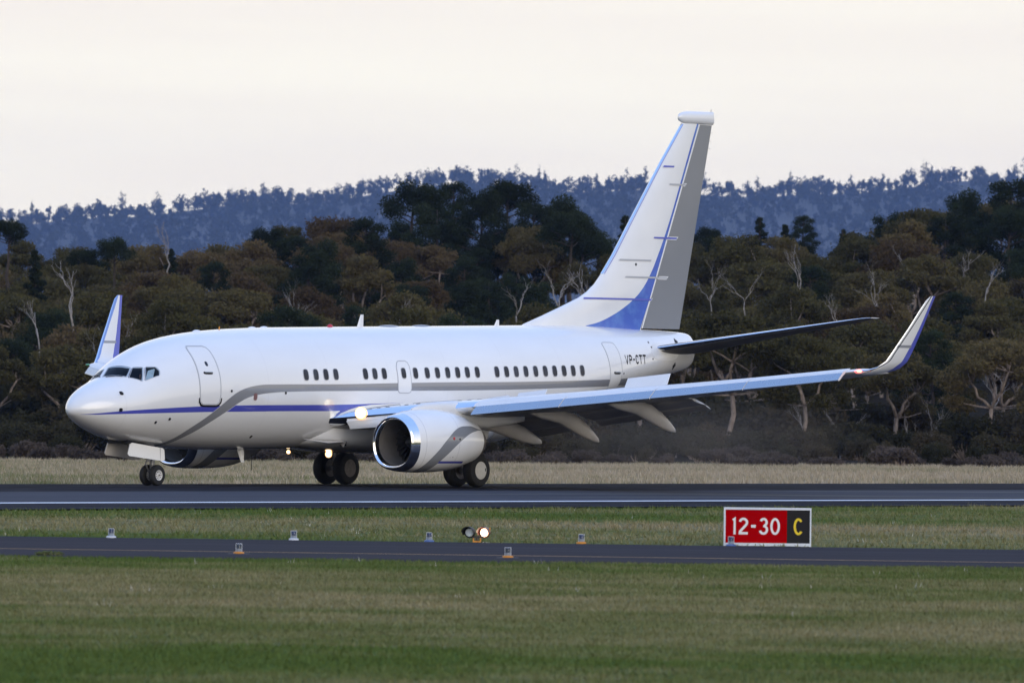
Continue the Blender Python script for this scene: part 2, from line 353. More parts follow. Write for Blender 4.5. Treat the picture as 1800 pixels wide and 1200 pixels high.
def grass_colour(t, co):
    """dry straw / green patches over the airfield, in world metres"""
    x, y, z = t.xyz(co)
    a = t.noise(t.scaled(co, (0.035, 0.07, 1)), 1.0, 5, 0.6)
    b = t.noise(t.scaled(co, (0.4, 0.5, 1)), 1.0, 5, 0.65)
    c = t.noise(co, 9.0, 3, 0.6)
    green = t.mix(t.rng(b, 0.3, 0.7), (0.076, 0.118, 0.025), (0.108, 0.147, 0.037))
    straw = t.mix(t.rng(b, 0.3, 0.7), (0.240, 0.198, 0.105), (0.325, 0.268, 0.155))
    # the mown strip nearest the camera is greenest, the strip before the runway is half dry, beyond it is straw
    s = t.curve(y, [(-230, 0.02), (-178, 0.05), (-168, 0.30), (-150, 0.42), (-132, 0.46), (-122, 0.34), (-114, 0.12), (-100, 0.2), (-86, 0.12), (-72, 0.62), (-60, 0.55), (-45, 0.18), (-20, 0.3), (40, 0.75), (90, 0.85), (300, 0.85), (420, 0.7)], -230, 420, 0, 1)
    f = t.math('ADD', s, t.math('MULTIPLY', t.math('SUBTRACT', a, 0.5), 2.8))
    f = t.math('ADD', f, t.rng(x, -5, 45, -0.12, 0.25))
    f = t.math('ADD', f, t.math('MULTIPLY', t.math('SUBTRACT', b, 0.5), 1.3), clamp=True)
    pale = t.mix(t.rng(b, 0.3, 0.7), (0.315, 0.255, 0.175), (0.42, 0.352, 0.25))
    straw = t.mix(t.rng(y, -5, 30), straw, pale)
    col = t.mix(f, green, straw)
    return col, c, a
def ground_mat():
    t = NT('airfield_ground'); co = t.coord()
    col, c, a = grass_colour(t, co)
    x, y, z = t.xyz(co)
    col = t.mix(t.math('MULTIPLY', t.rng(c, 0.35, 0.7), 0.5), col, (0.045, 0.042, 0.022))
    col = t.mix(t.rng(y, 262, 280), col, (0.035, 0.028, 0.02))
    t.bump(c, 0.5, 0.05)
    return t.set(color=col, rough=0.95, spec=0.0)
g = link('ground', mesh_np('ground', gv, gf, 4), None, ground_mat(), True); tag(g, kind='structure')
def zg(X, Y): return z_ground(X, Y)

# ------------------------------------------------------------------ runway, taxiway and their markings
def asphalt(name, dark, light, bands=None, streak=0.0):
    t = NT(name); co = t.coord(); x, y, z = t.xyz(co)
    lo = t.noise(t.scaled(co, (0.03, 0.5, 1)), 1.0, 5, 0.6); hi = t.noise(co, 14.0, 4, 0.7); mid = t.noise(co, 0.6, 4)
    f = t.rng(lo, 0.3, 0.7)
    if bands is not None:   # port distance = -y
        f = t.math('ADD', t.curve(t.math('MULTIPLY', y, -1), bands, -30, 30, 0, 1), t.math('MULTIPLY', t.math('SUBTRACT', lo, 0.5), 0.5), clamp=True)
    c = t.mix(f, dark, light)
    c = t.mix(t.math('MULTIPLY', t.rng(hi, 0.35, 0.75), 0.35), c, tuple(k * 0.6 for k in dark))
    c = t.mix(t.math('MULTIPLY', t.rng(mid, 0.45, 0.75), 0.25), c, tuple(k * 1.15 for k in light))
    t.bump(hi, 0.35, 0.01)
    return t.set(color=c, rough=0.9, spec=0.02)
ys = [-27, -22, -16, -12, -8, -6, -4, -2, 0, 2, 4, 6, 8, 12, 16, 20, 24, 27]
b = MB(); b.grid([[(x, y, z_runway(y)) for y in ys] for x in (-900, -300, -100, 0, 100, 300, 900)])
rw = b.build('runway', asphalt('runway_asphalt', (0.012, 0.011, 0.0135), (0.088, 0.090, 0.104), [(-30, 0.1), (-9, 0.1), (6, 0.05), (8.3, 0.12), (9.3, 0.78), (15, 0.82), (20.8, 0.88), (21.6, 0.22), (24, 0.12), (27, 0.2), (30, 0.2)]), None, True, True)
rw.rotation_euler.z = TH; tag(rw, kind='structure')
M['marking'] = plain('white_marking_paint', (0.84, 0.85, 0.87), 0.6, 0, 0.2, 1.5)
b = MB(); b.grid([[(x, y, z_runway(y) + 0.005) for y in (20.55, 21.4)] for x in (-900, 900)])
o = b.build('runway_edge_line', M['marking'], None, False, True); o.rotation_euler.z = TH; tag(o, kind='structure')
M['skid'] = plain('tyre_rubber_stain', (0.020, 0.020, 0.025), 0.8, 0, 0.5, 0.6)
for nm, pts in (('runway_skid_mark', [(2.0, 12.5, 0.12), (10, 12.9, 0.9), (15, 13.3, 1.5), (20, 15.6, 1.5), (26, 18.6, 0.8), (33, 20.0, 0.15)]),
                ('runway_skid_mark', [(2.6, 16.5, 0.1), (8, 16.6, 0.55), (12.4, 16.9, 0.8), (17, 18.6, 0.6), (24, 19.9, 0.12)]),
                ('runway_skid_mark', [(22, 9.4, 0.2), (34, 11.5, 1.0), (46, 15.0, 1.0), (62, 18.0, 0.3)])):
    b = MB(); b.grid([[(x, y + s * wv, z_runway(y + s * wv) + 0.006) for s in (-1, 0, 1)] for x, y, wv in pts])
    o = b.build(nm, M['skid'], None, False, True); o.rotation_euler.z = TH; tag(o, kind='structure')

TZ = -0.235
def tline(XL, YL, XR, YR):
    k = (YR - YL) / (XR - XL); return lambda X: YL + k * (X - XL)
t_far = tline(2.92, -87.06, 25.42, -90.08); t_yel = tline(3.83, -102.67, 24.49, -105.85); t_near = tline(4.27, -110.0, 24.31, -110.9)
Xs = arr(-200, 230, 5)
b = MB(); b.grid([[(X, t_far(X) + (t_near(X) - t_far(X)) * q, TZ) for q in (0, 0.25, 0.5, 0.75, 1)] for X in Xs])
tw = b.build('taxiway', asphalt('taxiway_asphalt', (0.036, 0.0335, 0.039), (0.052, 0.0485, 0.056)), None, False); tag(tw, kind='structure')
M['yellow_line'] = plain('yellow_marking_paint', (0.50, 0.27, 0.08), 0.7, 0, 0.35, 1.2)
b = MB(); b.grid([[(X, t_yel(X) + q, TZ + 0.005) for q in (-0.16, 0.16)] for X in Xs])
o = b.build('taxiway_edge_line', M['yellow_line'], None, False); tag(o, kind='structure')
# gravelly dirt lip where grass meets the near taxiway edge
M['verge'] = asphalt('verge_soil', (0.028, 0.026, 0.026), (0.055, 0.05, 0.045))
b = MB(); b.grid([[(X, t_near(X) - q * (1.6 + 0.5 * math.sin(X * 0.7) * math.sin(X * 0.23)), TZ + 0.004 - 0.012 * q) for q in (-0.3, 1)] for X in arr(-200, 230, 1)])
o = b.build('taxiway_verge', M['verge'], None, False); tag(o, kind='structure')
# ------------------------------------------------------------------ the airliner (x aft of the nose, y to port, z up)
jet = bpy.data.objects.new('airliner', None); COL.objects.link(jet); jet.rotation_euler.z = TH
tag(jet, 'white twin engined jet airliner with blue and grey stripes rolling along the runway', 'airliner')
SL, X0 = 0.0187, 16.6
ST = np.array([[0.00, 2.76, 2.70, 0.02, 2.73],
[0.05, 2.92, 2.60, 0.17, 2.75],
[0.20, 3.09, 2.49, 0.35, 2.76],
[0.50, 3.32, 2.31, 0.60, 2.77],
[1.00, 3.56, 2.08, 0.88, 2.79],
[1.60, 3.78, 1.87, 1.14, 2.83],
[2.00, 4.01, 1.76, 1.29, 2.88],
[2.50, 4.34, 1.67, 1.44, 3.00],
[3.00, 4.60, 1.60, 1.55, 3.08],
[4.00, 4.93, 1.49, 1.71, 3.20],
[5.00, 5.11, 1.42, 1.80, 3.28],
[6.50, 5.25, 1.36, 1.87, 3.33],
[8.00, 5.31, 1.34, 1.88, 3.34],
[10.00, 5.34, 1.33, 1.88, 3.34],
[20.50, 5.34, 1.33, 1.88, 3.34],
[23.00, 5.34, 1.72, 1.86, 3.38],
[25.00, 5.34, 2.34, 1.76, 3.55],
[27.00, 5.29, 2.84, 1.52, 3.85],
[29.00, 5.18, 3.20, 1.18, 4.12],
[30.50, 5.11, 3.50, 0.86, 4.28],
[31.40, 5.06, 3.66, 0.62, 4.36],
[31.95, 5.00, 3.80, 0.46, 4.40],
[32.15, 4.75, 4.10, 0.22, 4.43],
])
def pchip(xs, ys, x):
    h = np.diff(xs); dl = np.diff(ys) / h; m = np.zeros_like(ys)
    for i in range(1, len(xs) - 1):
        if dl[i - 1] * dl[i] > 0:
            w1 = 2 * h[i] + h[i - 1]; w2 = h[i] + 2 * h[i - 1]
            m[i] = (w1 + w2) / (w1 / dl[i - 1] + w2 / dl[i])
    m[0] = dl[0]; m[-1] = dl[-1]
    i = int(np.clip(np.searchsorted(xs, x) - 1, 0, len(xs) - 2)); t = (x - xs[i]) / h[i]
    return (2*t**3 - 3*t**2 + 1) * ys[i] + (t**3 - 2*t**2 + t) * h[i] * m[i] + (-2*t**3 + 3*t**2) * ys[i + 1] + (t**3 - t**2) * h[i] * m[i + 1]
SQ = np.sqrt(ST[:, 0])
def station(x):
    q = math.sqrt(max(x, 0)); return [float(pchip(SQ, ST[:, k], q)) for k in (1, 2, 3, 4)]
def surf(x, phi, scale=1.0, off=0.0):
    """point on the fuselage skin: phi = 0 crown, +90 degrees port side"""
    c, k, w_, m = station(x); sy, sz = math.sin(phi), math.cos(phi)
    hh = (c - m) if sz > 0 else (m - k)
    p = Vector((x, w_ * sy * scale, m + hh * sz * scale + SL * (x - X0)))
    if off:
        e = 0.02
        d1 = surf(x + e, phi) - surf(max(x - e, 0.001), phi); d2 = surf(x, phi + e) - surf(x, phi - e)
        n = d1.cross(d2).normalized()
        if n.dot(Vector((0, sy, sz))) < 0: n = -n
        p = p + n * off
    return p
def to_phi(x, y, z):
    c, k, w_, m = station(x); zz = z - SL * (x - X0)
    return math.atan2(y / w_, (zz - m) / ((c - m) if zz > m else (m - k)))
def phi_z(x, z, port=True):
    """angle of the skin point at height z on the port side"""
    c, k, w_, m = station(x); zz = z - SL * (x - X0)
    q = max(-1, min(1, (zz - m) / ((c - m) if zz > m else (m - k)))); return math.acos(q)
def chaikin(pts, n=2, keep=0.25):
    for _ in range(n):
        o_ = []
        for i in range(len(pts)):
            a, b_ = pts[i], pts[(i + 1) % len(pts)]
            o_ += [tuple(a[k] + (b_[k] - a[k]) * keep for k in range(2)), tuple(a[k] + (b_[k] - a[k]) * (1 - keep) for k in range(2))]
        pts = o_
    return pts
def subdivide(pts, st):
    o_ = []
    for i in range(len(pts)):
        a, b_ = pts[i], pts[(i + 1) % len(pts)]; d = math.dist(a, b_); n = max(1, int(math.ceil(d / st)))
        o_ += [tuple(a[k] + (b_[k] - a[k]) * j / n for k in range(2)) for j in range(n)]
    return o_
def grow(pts, d):
    """offset a closed outline outwards by d"""
    A = sum(pts[i][0] * pts[(i + 1) % len(pts)][1] - pts[(i + 1) % len(pts)][0] * pts[i][1] for i in range(len(pts)))
    sgn = 1 if A > 0 else -1; o_ = []
    for i in range(len(pts)):
        a, b_ = pts[i - 1], pts[(i + 1) % len(pts)]
        tx, ty = b_[0] - a[0], b_[1] - a[1]; l = math.hypot(tx, ty) or 1
        o_.append((pts[i][0] + sgn * ty / l * d, pts[i][1] - sgn * tx / l * d))
    return o_
def sk(p, off, side=1):
    q = surf(p[0], phi_z(p[0], p[1]), 1, off); return (q.x, q.y * side, q.z)
def patch(mb, outline, off, side=1, mi=0, rings=5, edge=True):
    cx = sum(p[0] for p in outline) / len(outline); cz = sum(p[1] for p in outline) / len(outline)
    rows = [[sk((cx + (p[0] - cx) * f, cz + (p[1] - cz) * f), off, side) for p in outline] for f in [1 - i / rings for i in range(rings)]] + [[sk((cx, cz), off, side)] * len(outline)]
    if edge: rows.insert(0, [sk(p, -0.012, side) for p in outline])
    mb.grid(rows, closed_u=True, mi=mi)
def ringstrip(mb, outline, wd, off, side=1, mi=0):
    o2 = grow(outline, wd)
    mb.grid([[sk(p, -0.01, side) for p in outline], [sk(p, off, side) for p in outline], [sk(p, off, side) for p in o2], [sk(p, -0.01, side) for p in o2]], closed_u=True, mi=mi)
def poly_patch(mb, pts3, off, mi=0, n=8):
    """four-cornered patch on the skin, corners given as approximate points"""
    ps = [(p[0], to_phi(*p)) for p in pts3]
    rows = []
    for i in range(n + 1):
        t = i / n; row = []
        for j in range(n + 1):
            s = j / n
            q = [(1-t)*((1-s)*ps[0][k] + s*ps[1][k]) + t*((1-s)*ps[3][k] + s*ps[2][k]) for k in (0, 1)]
            row.append(surf(q[0], q[1], 1, off))
        rows.append(row)
    mb.grid(rows, mi=mi)
def phi_out(pts3): return [(p[0], to_phi(*p)) for p in pts3]

# --- fuselage shell
xs_f = list(np.linspace(0.0, 1.0, 26) ** 2 * 4.0) + arr(4.25, 21.0, 0.5) + arr(21.4, 31.4, 0.35) + [31.6, 31.75, 31.85, 31.95, 32.03, 32.1, 32.15]
NPH = 96
b = MB(); b.grid([[surf(x, 2 * math.pi * j / NPH) for j in range(NPH)] for x in xs_f], closed_u=True, cap0=True, cap1=True)
fus = b.build('fuselage', M['livery'], jet, True, True, angle=45)
# cockpit: a dark cavity behind the flight-deck side windows, cut through the skin
P0 = [(2.05, -0.84, 3.77), (2.10, -0.42, 3.81), (1.63, -0.18, 3.52), (1.61, -0.62, 3.50)]
P1 = [(2.12, -0.23, 3.815), (2.262, 0.596, 3.79), (1.947, 0.711, 3.505), (1.615, -0.02, 3.495)]
P2 = [(2.31, 0.64, 3.802), (2.533, 0.886, 3.806), (2.255, 1.114, 3.377), (1.982, 0.781, 3.489)]
P3 = [(2.613, 0.93, 3.829), (2.906, 1.114, 3.833), (2.95, 1.228, 3.705), (2.885, 1.298, 3.576), (2.355, 1.167, 3.398)]
def prism(outline3, depth=0.5, out_=0.25):
    """closed solid through the skin along its normal, from an outline of (x, phi)"""
    b = MB()
    b.grid([[surf(p[0], p[1], 1, out_) for p in outline3], [surf(p[0], p[1], 1 - depth) for p in outline3]], closed_u=True, cap0=True, cap1=True)
    return b
def cutter(b):
    o = b.build('cutter', M['interior'], None, False, True); return o
def cut(target, c):
    md = target.modifiers.new('cut', 'BOOLEAN'); md.operation = 'DIFFERENCE'; md.object = c; md.solver = 'EXACT'; md.material_mode = 'TRANSFER'
    dg = bpy.context.evaluated_depsgraph_get(); dg.update()
    me = bpy.data.meshes.new_from_object(target.evaluated_get(dg))
    target.modifiers.remove(md); old = target.data; target.data = me
    bpy.data.objects.remove(c); bpy.data.meshes.remove(old)
jr = jet.rotation_euler.z; jet.rotation_euler.z = 0.0
bpy.context.view_layer.update()
cxs = arr(1.78, 3.7, 0.16)
def inner(x, a):
    p = surf(x, a, 0.93); return (p.x, p.y, max(p.z, 2.45))
b = MB(); b.grid([[inner(x, 2 * math.pi * j / 40) for j in range(40)] for x in cxs], closed_u=True, cap0=True, cap1=True)
cut(fus, cutter(b))
for P in (P1, P2, P3):
    q = phi_out(P); cx = sum(p[0] for p in q) / len(q); cp = sum(p[1] for p in q) / len(q)
    cut(fus, cutter(prism(q, 0.12, 0.12)))
q = phi_out(P0); cut(fus, cutter(prism(q, 0.12, 0.12)))
fus.data.name = 'fuselage'; fus.data.set_sharp_from_angle(angle=math.radians(45))
jet.rotation_euler.z = jr
def cockpit_pane(P, name='cockpit_window', side=1):
    q = phi_out(P); cx = sum(p[0] for p in q) / len(q); cp = sum(p[1] for p in q) / len(q)
    q = chaikin(subdivide(q, 0.12), 1)
    q = [(a, p * side) for a, p in q]; cp *= side
    b = MB()
    b.grid([[surf(cx + (a - cx) * f, cp + (p - cp) * f, 1, 0.004) for a, p in q] for f in (1.02, 0.75, 0.5, 0.25)] + [[surf(cx, cp, 1, 0.004)] * len(q)], closed_u=True)
    wdw = b.build(name, M['cockpit_glass'], fus, True, True)
    b = MB()
    b.grid([[surf(cx + (a - cx) * f, cp + (p - cp) * f, 1, h) for a, p in q] for f, h in ((1.0, -0.02), (1.0, 0.012), (1.075, 0.012), (1.09, -0.01))], closed_u=True)
    b.build('window_frame', M['winframe'], fus, False, True)
for P in (P1, P2, P3): cockpit_pane(P)
cockpit_pane(P0)
# wipers at the foot of the windshields
for sgn in (1, -1):
    b = MB(); b.tube([surf(1.60, sgn * to_phi(1.66, 0.12, 3.5), 1, 0.02), surf(1.76, sgn * to_phi(1.78, 0.40, 3.5), 1, 0.03), surf(1.86, sgn * to_phi(1.86, 0.62, 3.52), 1, 0.03)], 0.014, 5)
    b.build('wiper', M['black'], fus, False, True)
# sunshade behind the rear side pane
b = MB(); b.grid([[surf(x, to_phi(x, 1.1, z), 0.955) for x in [2.40 + (z - 3.4) * 0.62 + q for q in (0.0, 0.13, 0.26)]] for z in (3.40, 3.5, 3.65, 3.82)])
b.build('sun_shade', M['shade'], fus, False, True)
# pilot seat
b = MB(); b.box((2.95, 0.52, 2.72), (0.5, 0.5, 0.14)); b.box((3.22, 0.52, 3.1), (0.12, 0.48, 0.75)); b.box((2.95, 0.52, 2.54), (0.2, 0.2, 0.26))
b.build('pilot_seat', M['interior'], fus, False, True)

# --- cabin windows, doors, small fittings, registration
WX = [9.518, 10.02, 10.524, 11.029, 12.538, 13.02, 13.502, 14.501, 15.12, 15.727, 16.261, 16.797, 17.319, 17.828, 18.353, 19.393, 19.907, 20.423, 20.94, 21.468, 21.989, 22.502, 23.014, 23.518, 24.035]
def win_outline(x, z, a, b_, n=28):
    return [(x + a * math.copysign(abs(math.cos(t)) ** 0.62, math.cos(t)), z + b_ * math.copysign(abs(math.sin(t)) ** 0.62, math.sin(t))) for t in [2 * math.pi * i / n for i in range(n)]]
for x in WX:
    z = 3.655 + (x - 9.518) * 0.0193
    b = MB(); ol = win_outline(x, z, 0.12, 0.178); patch(b, ol, 0.006)
    pane = b.build('cabin_window', M['glass'], fus, True, True)
    b = MB(); ringstrip(b, ol, 0.016, 0.012); b.build('window_surround', M['line'], fus, False, True)
def door(outline, handle=None, window=None, name='cabin_door', wd=0.035):
    ol = subdivide(outline, 0.1)
    b = MB(); patch(b, ol, 0.007, rings=10); d = b.build(name, M['white'], jet, True, True)
    b = MB(); ringstrip(b, ol, wd, 0.012); b.build('door_outline', M['line'], d, False, True)
    if handle:
        b = MB(); (x0, x1, z) = handle
        patch(b, win_outline((x0 + x1) / 2, z, (x1 - x0) / 2, 0.05, 16), 0.012); b.build('handle_recess', M['black'], d, False, True)
        b = MB(); b.tube([sk((x0 + 0.05, z + 0.02), 0.03), sk((x1 - 0.04, z + 0.02), 0.03)], 0.022, 6); b.build('door_handle', M['alu'], d, False, True)
    if window:
        b = MB(); patch(b, win_outline(window[0], window[1], 0.055, 0.075, 16), 0.014); b.build('door_window', M['glass'], d, False, True)
    return d
fd = door([(4.50, 4.46), (4.56, 4.51), (5.16, 4.52), (5.26, 4.48), (5.30, 4.35), (5.30, 3.6), (5.28, 2.95), (5.25, 2.74), (5.15, 2.67), (4.53, 2.67), (4.42, 2.75), (4.385, 3.0), (4.40, 3.5), (4.43, 4.0), (4.46, 4.35)], (4.62, 5.03, 3.67), (4.867, 3.963))
b = MB(); b.grid([[sk(p, h) for p in [(4.35, 2.86), (4.37, 2.74), (4.45, 2.66), (4.55, 2.625), (5.15, 2.625), (5.25, 2.66), (5.32, 2.74), (5.335, 2.86)]] for h in (-0.005, 0.016)] + [[sk(p, 0.016) for p in [(4.315, 2.86), (4.33, 2.72), (4.42, 2.61), (4.55, 2.575), (5.15, 2.575), (5.28, 2.61), (5.36, 2.72), (5.37, 2.86)]]])
b.build('door_scuff_plate', M['black'], fd, False, True)
door([(14.28, 4.10), (14.36, 4.145), (14.70, 4.15), (14.80, 4.11), (14.845, 3.98), (14.85, 3.25), (14.82, 3.15), (14.73, 3.115), (14.28, 3.115), (14.2, 3.16), (14.185, 3.3), (14.2, 3.95)], None, None, 'overwing_exit', 0.028)
b = MB(); ol = win_outline(14.501, 3.755, 0.108, 0.168); patch(b, ol, 0.018); b.build('exit_window', M['glass'], bpy.data.objects['overwing_exit'], True, True)
door([(25.66, 4.86), (25.75, 4.905), (26.25, 4.905), (26.36, 4.85), (26.42, 4.6), (26.45, 4.0), (26.47, 3.4), (26.43, 3.26), (26.33, 3.2), (25.87, 3.2), (25.78, 3.27), (25.74, 3.5), (25.70, 4.2)], (25.93, 26.36, 3.875), None, 'rear_door', 0.022)
# writing on the rear fuselage
def stroke(mb, pts, wd, put, closed=False, mi=0):
    n = len(pts); Lf, Rt = [], []
    for i in range(n):
        p = pts[i]
        a = pts[i - 1] if (i > 0 or closed) else p; c = pts[(i + 1) % n] if (i < n - 1 or closed) else p
        d1 = (p[0] - a[0], p[1] - a[1]); d2 = (c[0] - p[0], c[1] - p[1])
        l1, l2 = math.hypot(*d1), math.hypot(*d2)
        if l1 < 1e-9: d1, l1 = d2, l2
        if l2 < 1e-9: d2, l2 = d1, l1
        n1 = (-d1[1] / l1, d1[0] / l1); n2 = (-d2[1] / l2, d2[0] / l2)
        k = max(0.45, 1 + n1[0] * n2[0] + n1[1] * n2[1]); m = ((n1[0] + n2[0]) / k, (n1[1] + n2[1]) / k)
        Lf.append(put(p[0] + m[0] * wd / 2, p[1] + m[1] * wd / 2)); Rt.append(put(p[0] - m[0] * wd / 2, p[1] - m[1] * wd / 2))
    mb.grid([Lf, Rt], closed_u=closed, mi=mi)
def arcp(cx, cy, rx, ry, a0, a1, n=14):
    return [(cx + rx * math.cos(math.radians(a0 + (a1 - a0) * i / n)), cy + ry * math.sin(math.radians(a0 + (a1 - a0) * i / n))) for i in range(n + 1)]
GL = {'V': [[(0.08, 1), (0.5, 0.0)], [(0.92, 1), (0.5, 0.0)]], 'P': [[(0.1, 0), (0.1, 0.93)] , [(0.1, 0.93), (0.55, 0.93)] + arcp(0.55, 0.70, 0.36, 0.23, 90, -90) + [(0.1, 0.47)]],
      '-': [[(0.1, 0.5), (0.9, 0.5)]], 'T': [[(0.0, 0.93), (1.0, 0.93)], [(0.5, 0.93), (0.5, 0)]],
      'C': [arcp(0.5, 0.70, 0.40, 0.23, 10, 180) + arcp(0.5, 0.30, 0.40, 0.23, 180, 350)]}
b = MB(); x = 26.73
for ch, wch in (('V', .20), ('P', .18), ('-', .14), ('C', .18), ('T', .20), ('T', .20)):
    for k, s_ in enumerate(GL[ch]):
        stroke(b, s_, 0.20 if ch != '-' else 0.17, lambda a, c, x=x, wch=wch, k=k: sk((x + a * wch, 4.185 + c * 0.305 + 0.018 * (x - 26.73)), 0.008 + 0.002 * k))
    x += wch + 0.055
b.build('registration', M['black'], fus, False, True)
def disc(mb, x, z, r, off=0.02, mi=0): patch(mb, win_outline(x, z, r, r, 12), off, mi=mi, rings=2)
for x, z, nm in ((1.451, 2.98, 'air_data_probe'), (1.335, 2.449, 'vane'), (2.735, 2.056, 'static_port'), (3.256, 2.17, 'static_port'), (5.803, 3.095, 'static_port'), (8.463, 3.05, 'drain_port'), (7.553, 1.614, 'vent_outlet')):
    b = MB(); disc(b, x, z, 0.055 if x < 2 else 0.04, 0.015)
    if x < 2: p = sk((x, z), 0.02); b.tube([p, (p[0] - 0.03, p[1] + 0.09, p[2]), (p[0] - 0.14, p[1] + 0.10, p[2] - 0.02)], 0.014, 5)
    b.build(nm, M['black'], fus, False, True)
b = MB(); patch(b, win_outline(6.97, 2.918, 0.085, 0.115, 18), 0.012); b.build('service_panel', plain('dull_red_panel', (0.20, 0.10, 0.10), 0.5), fus, False, True)
def blade(name, x0, x1, z0, z1, sweep, th=0.03, tip=0.45, mat='white'):
    b = MB()
    rows = []
    for t in (0, 0.5, 1):
        c = (x1 - x0) * (1 - (1 - tip) * t); xc = x0 + sweep * t; z = z0 + (z1 - z0) * t
        rows.append([(xc, 0, z), (xc + c * 0.3, th * (1 - .4 * t), z), (xc + c, 0, z), (xc + c * 0.3, -th * (1 - .4 * t), z)])
    b.grid(rows, closed_u=True, cap0=True, cap1=True); return b.build(name, M[mat], jet, False, True)
blade('blade_antenna', 14.22, 14.56, 5.26, 5.70, 0.20)
blade('blade_antenna', 21.42, 21.72, 5.38, 5.63, 0.16)
blade('blade_antenna', 8.2, 8.55, 1.22, 0.76, 0.22)
b = MB(); b.tube([(8.62, 0.28, 1.0), (8.63, 0.28, 0.5)], 0.012, 5); b.build('static_wick', M['black'], jet, False, True)
def bubble(name, x, l, wd, h, mat, z=None):
    b = MB(); z = z if z is not None else surf(x, 0).z
    b.grid([[(x + l * math.sin(a) * math.cos(t), wd * math.sin(a) * math.sin(t), z - 0.03 + (h + 0.03) * math.cos(a)) for t in [2 * math.pi * j / 16 for j in range(16)]] for a in (0.02, 0.4, 0.8, 1.2, 1.57)], closed_u=True)
    return b.build(name, M[mat], jet, True, True, angle=None)
bubble('beacon_light', 12.85, 0.14, 0.09, 0.09, 'red_lens')
bubble('satellite_antenna', 15.9, 0.55, 0.22, 0.05, 'grey'); bubble('satellite_antenna', 17.6, 0.5, 0.22, 0.045, 'grey')
bubble('flat_antenna', 6.15, 0.20, 0.12, 0.05, 'white'); bubble('flat_antenna', 8.9, 0.20, 0.10, 0.04, 'white'); bubble('flat_antenna', 9.5, 0.20, 0.10, 0.04, 'white')
b = MB(); b.tube([(7.25, 0, surf(7.25, 0).z - .02), (7.27, 0, surf(7.25, 0).z + .09)], 0.02, 6); b.build('antenna_mast', M['orange'], jet, False, True)

# --- wing-to-body fairing
FB = [(9.0, 0.15, 1.50, 1.55), (10.0, 0.70, 1.34, 1.7), (11.0, 1.22, 1.24, 1.95), (12.0, 1.62, 1.15, 2.2), (13.0, 1.92, 1.09, 2.35), (14.0, 2.08, 1.06, 2.5), (17.0, 2.05, 1.10, 2.45), (18.8, 1.85, 1.25, 2.35), (20.0, 1.3, 1.42, 2.2), (21.0, 0.3, 1.62, 1.95)]
rows = []
for x in np.linspace(9.0, 21.0, 44):
    hw, zb, zt = [float(pchip(np.array([p[0] for p in FB]), np.array([p[k] for p in FB]), x)) for k in (1, 2, 3)]
    row = []
    for j in range(25):
        a = -math.pi / 2 + math.pi * j / 24
        row.append((x, hw * math.copysign(abs(math.sin(a)) ** 0.75, math.sin(a)), zt - (zt - zb) * abs(math.cos(a)) ** 0.55))
    rows.append(row)
b = MB(); b.grid(rows, cap0=True, cap1=True); bf = b.build('belly_fairing', M['livery'], jet, True, True)
# ram-air scoop lips either side
for s_ in (1, -1):
    b = MB(); b.grid([[(10.25, s_ * 1.12, 1.56), (10.25, s_ * 1.16, 1.545)], [(11.1, s_ * 1.30, 1.48), (11.1, s_ * 1.46, 1.42)], [(11.8, s_ * 1.40, 1.50), (11.8, s_ * 1.66, 1.46)], [(11.85, s_ * 1.32, 1.36), (11.85, s_ * 1.50, 1.28)]])
    b.build('ram_air_scoop', M['fairing'], bf, False, True)
    b = MB(); b.box((11.86, s_ * 1.48, 1.40), (0.03, 0.26, 0.16)); b.build('scoop_mouth', M['black'], bf, False, True)

# --- lifting surfaces
def airfoil(n=14, camber=0.015):
    """closed section, trailing edge -> top -> leading edge -> bottom, chord 1, thickness 1"""
    xs = [0.5 * (1 + math.cos(math.pi * i / n)) for i in range(n + 1)]
    th = lambda x: 5 * (0.2969 * math.sqrt(x) - 0.1260 * x - 0.3516 * x * x + 0.2843 * x ** 3 - 0.1036 * x ** 4)
    return [(x, th(x)) for x in xs] + [(x, -th(x)) for x in xs[::-1][1:-1]]
AF = airfoil()
def section(le, chord, t, thick=(0, 0, 1), twist=0.0, camber=0.012):
    """airfoil ring; le=(x,y,z), thickness direction vector, t = thickness ratio"""
    o_ = []; tv = Vector(thick).normalized()
    for x, h in AF:
        cz = camber * 4 * x * (1 - x)
        o_.append(Vector(le) + Vector((x * chord, 0, 0)) + tv * (chord * (h * t + cz) - math.sin(twist) * x * chord))
    return o_
def loft(name, secs, mats, parent, side, mfun=None, smooth=True):
    b = MB(); b.grid([[(p[0], p[1] * side, p[2]) for p in s_] for s_ in secs], closed_u=True, cap0=True, cap1=True, mfun=mfun)
    return b.build(name, mats, parent, smooth, True, angle=40)
def LEx(y): return 11.2 + (y - 1.95) * 0.667 if y < 5.6 else 13.63 + (y - 5.6) * 0.5275
def LEz(y): return 2.27 + 0.109 * (y - 1.95) + 0.0016 * max(0, y - 6) ** 2 * 0.35
def TEx(y): return 18.9 + (y - 1.9) * 0.08 if y < 5.6 else 19.2 + (y - 5.6) * 0.2
def TEz(y): return LEz(y) - 0.02 * (TEx(y) - LEx(y)) + 0.01
def wing_t(y): return float(np.interp(y, [0, 2, 5.6, 17], [0.115, 0.11, 0.105, 0.10]))
def lower(y, fr):
    c = TEx(y) - LEx(y); k = 5 * (0.2969 * math.sqrt(fr) - 0.1260 * fr - 0.3516 * fr ** 2 + 0.2843 * fr ** 3 - 0.1036 * fr ** 4)
    return LEz(y) - c * (k * wing_t(y) + 0.02 * fr - 0.012 * 4 * fr * (1 - fr) * 1.0)
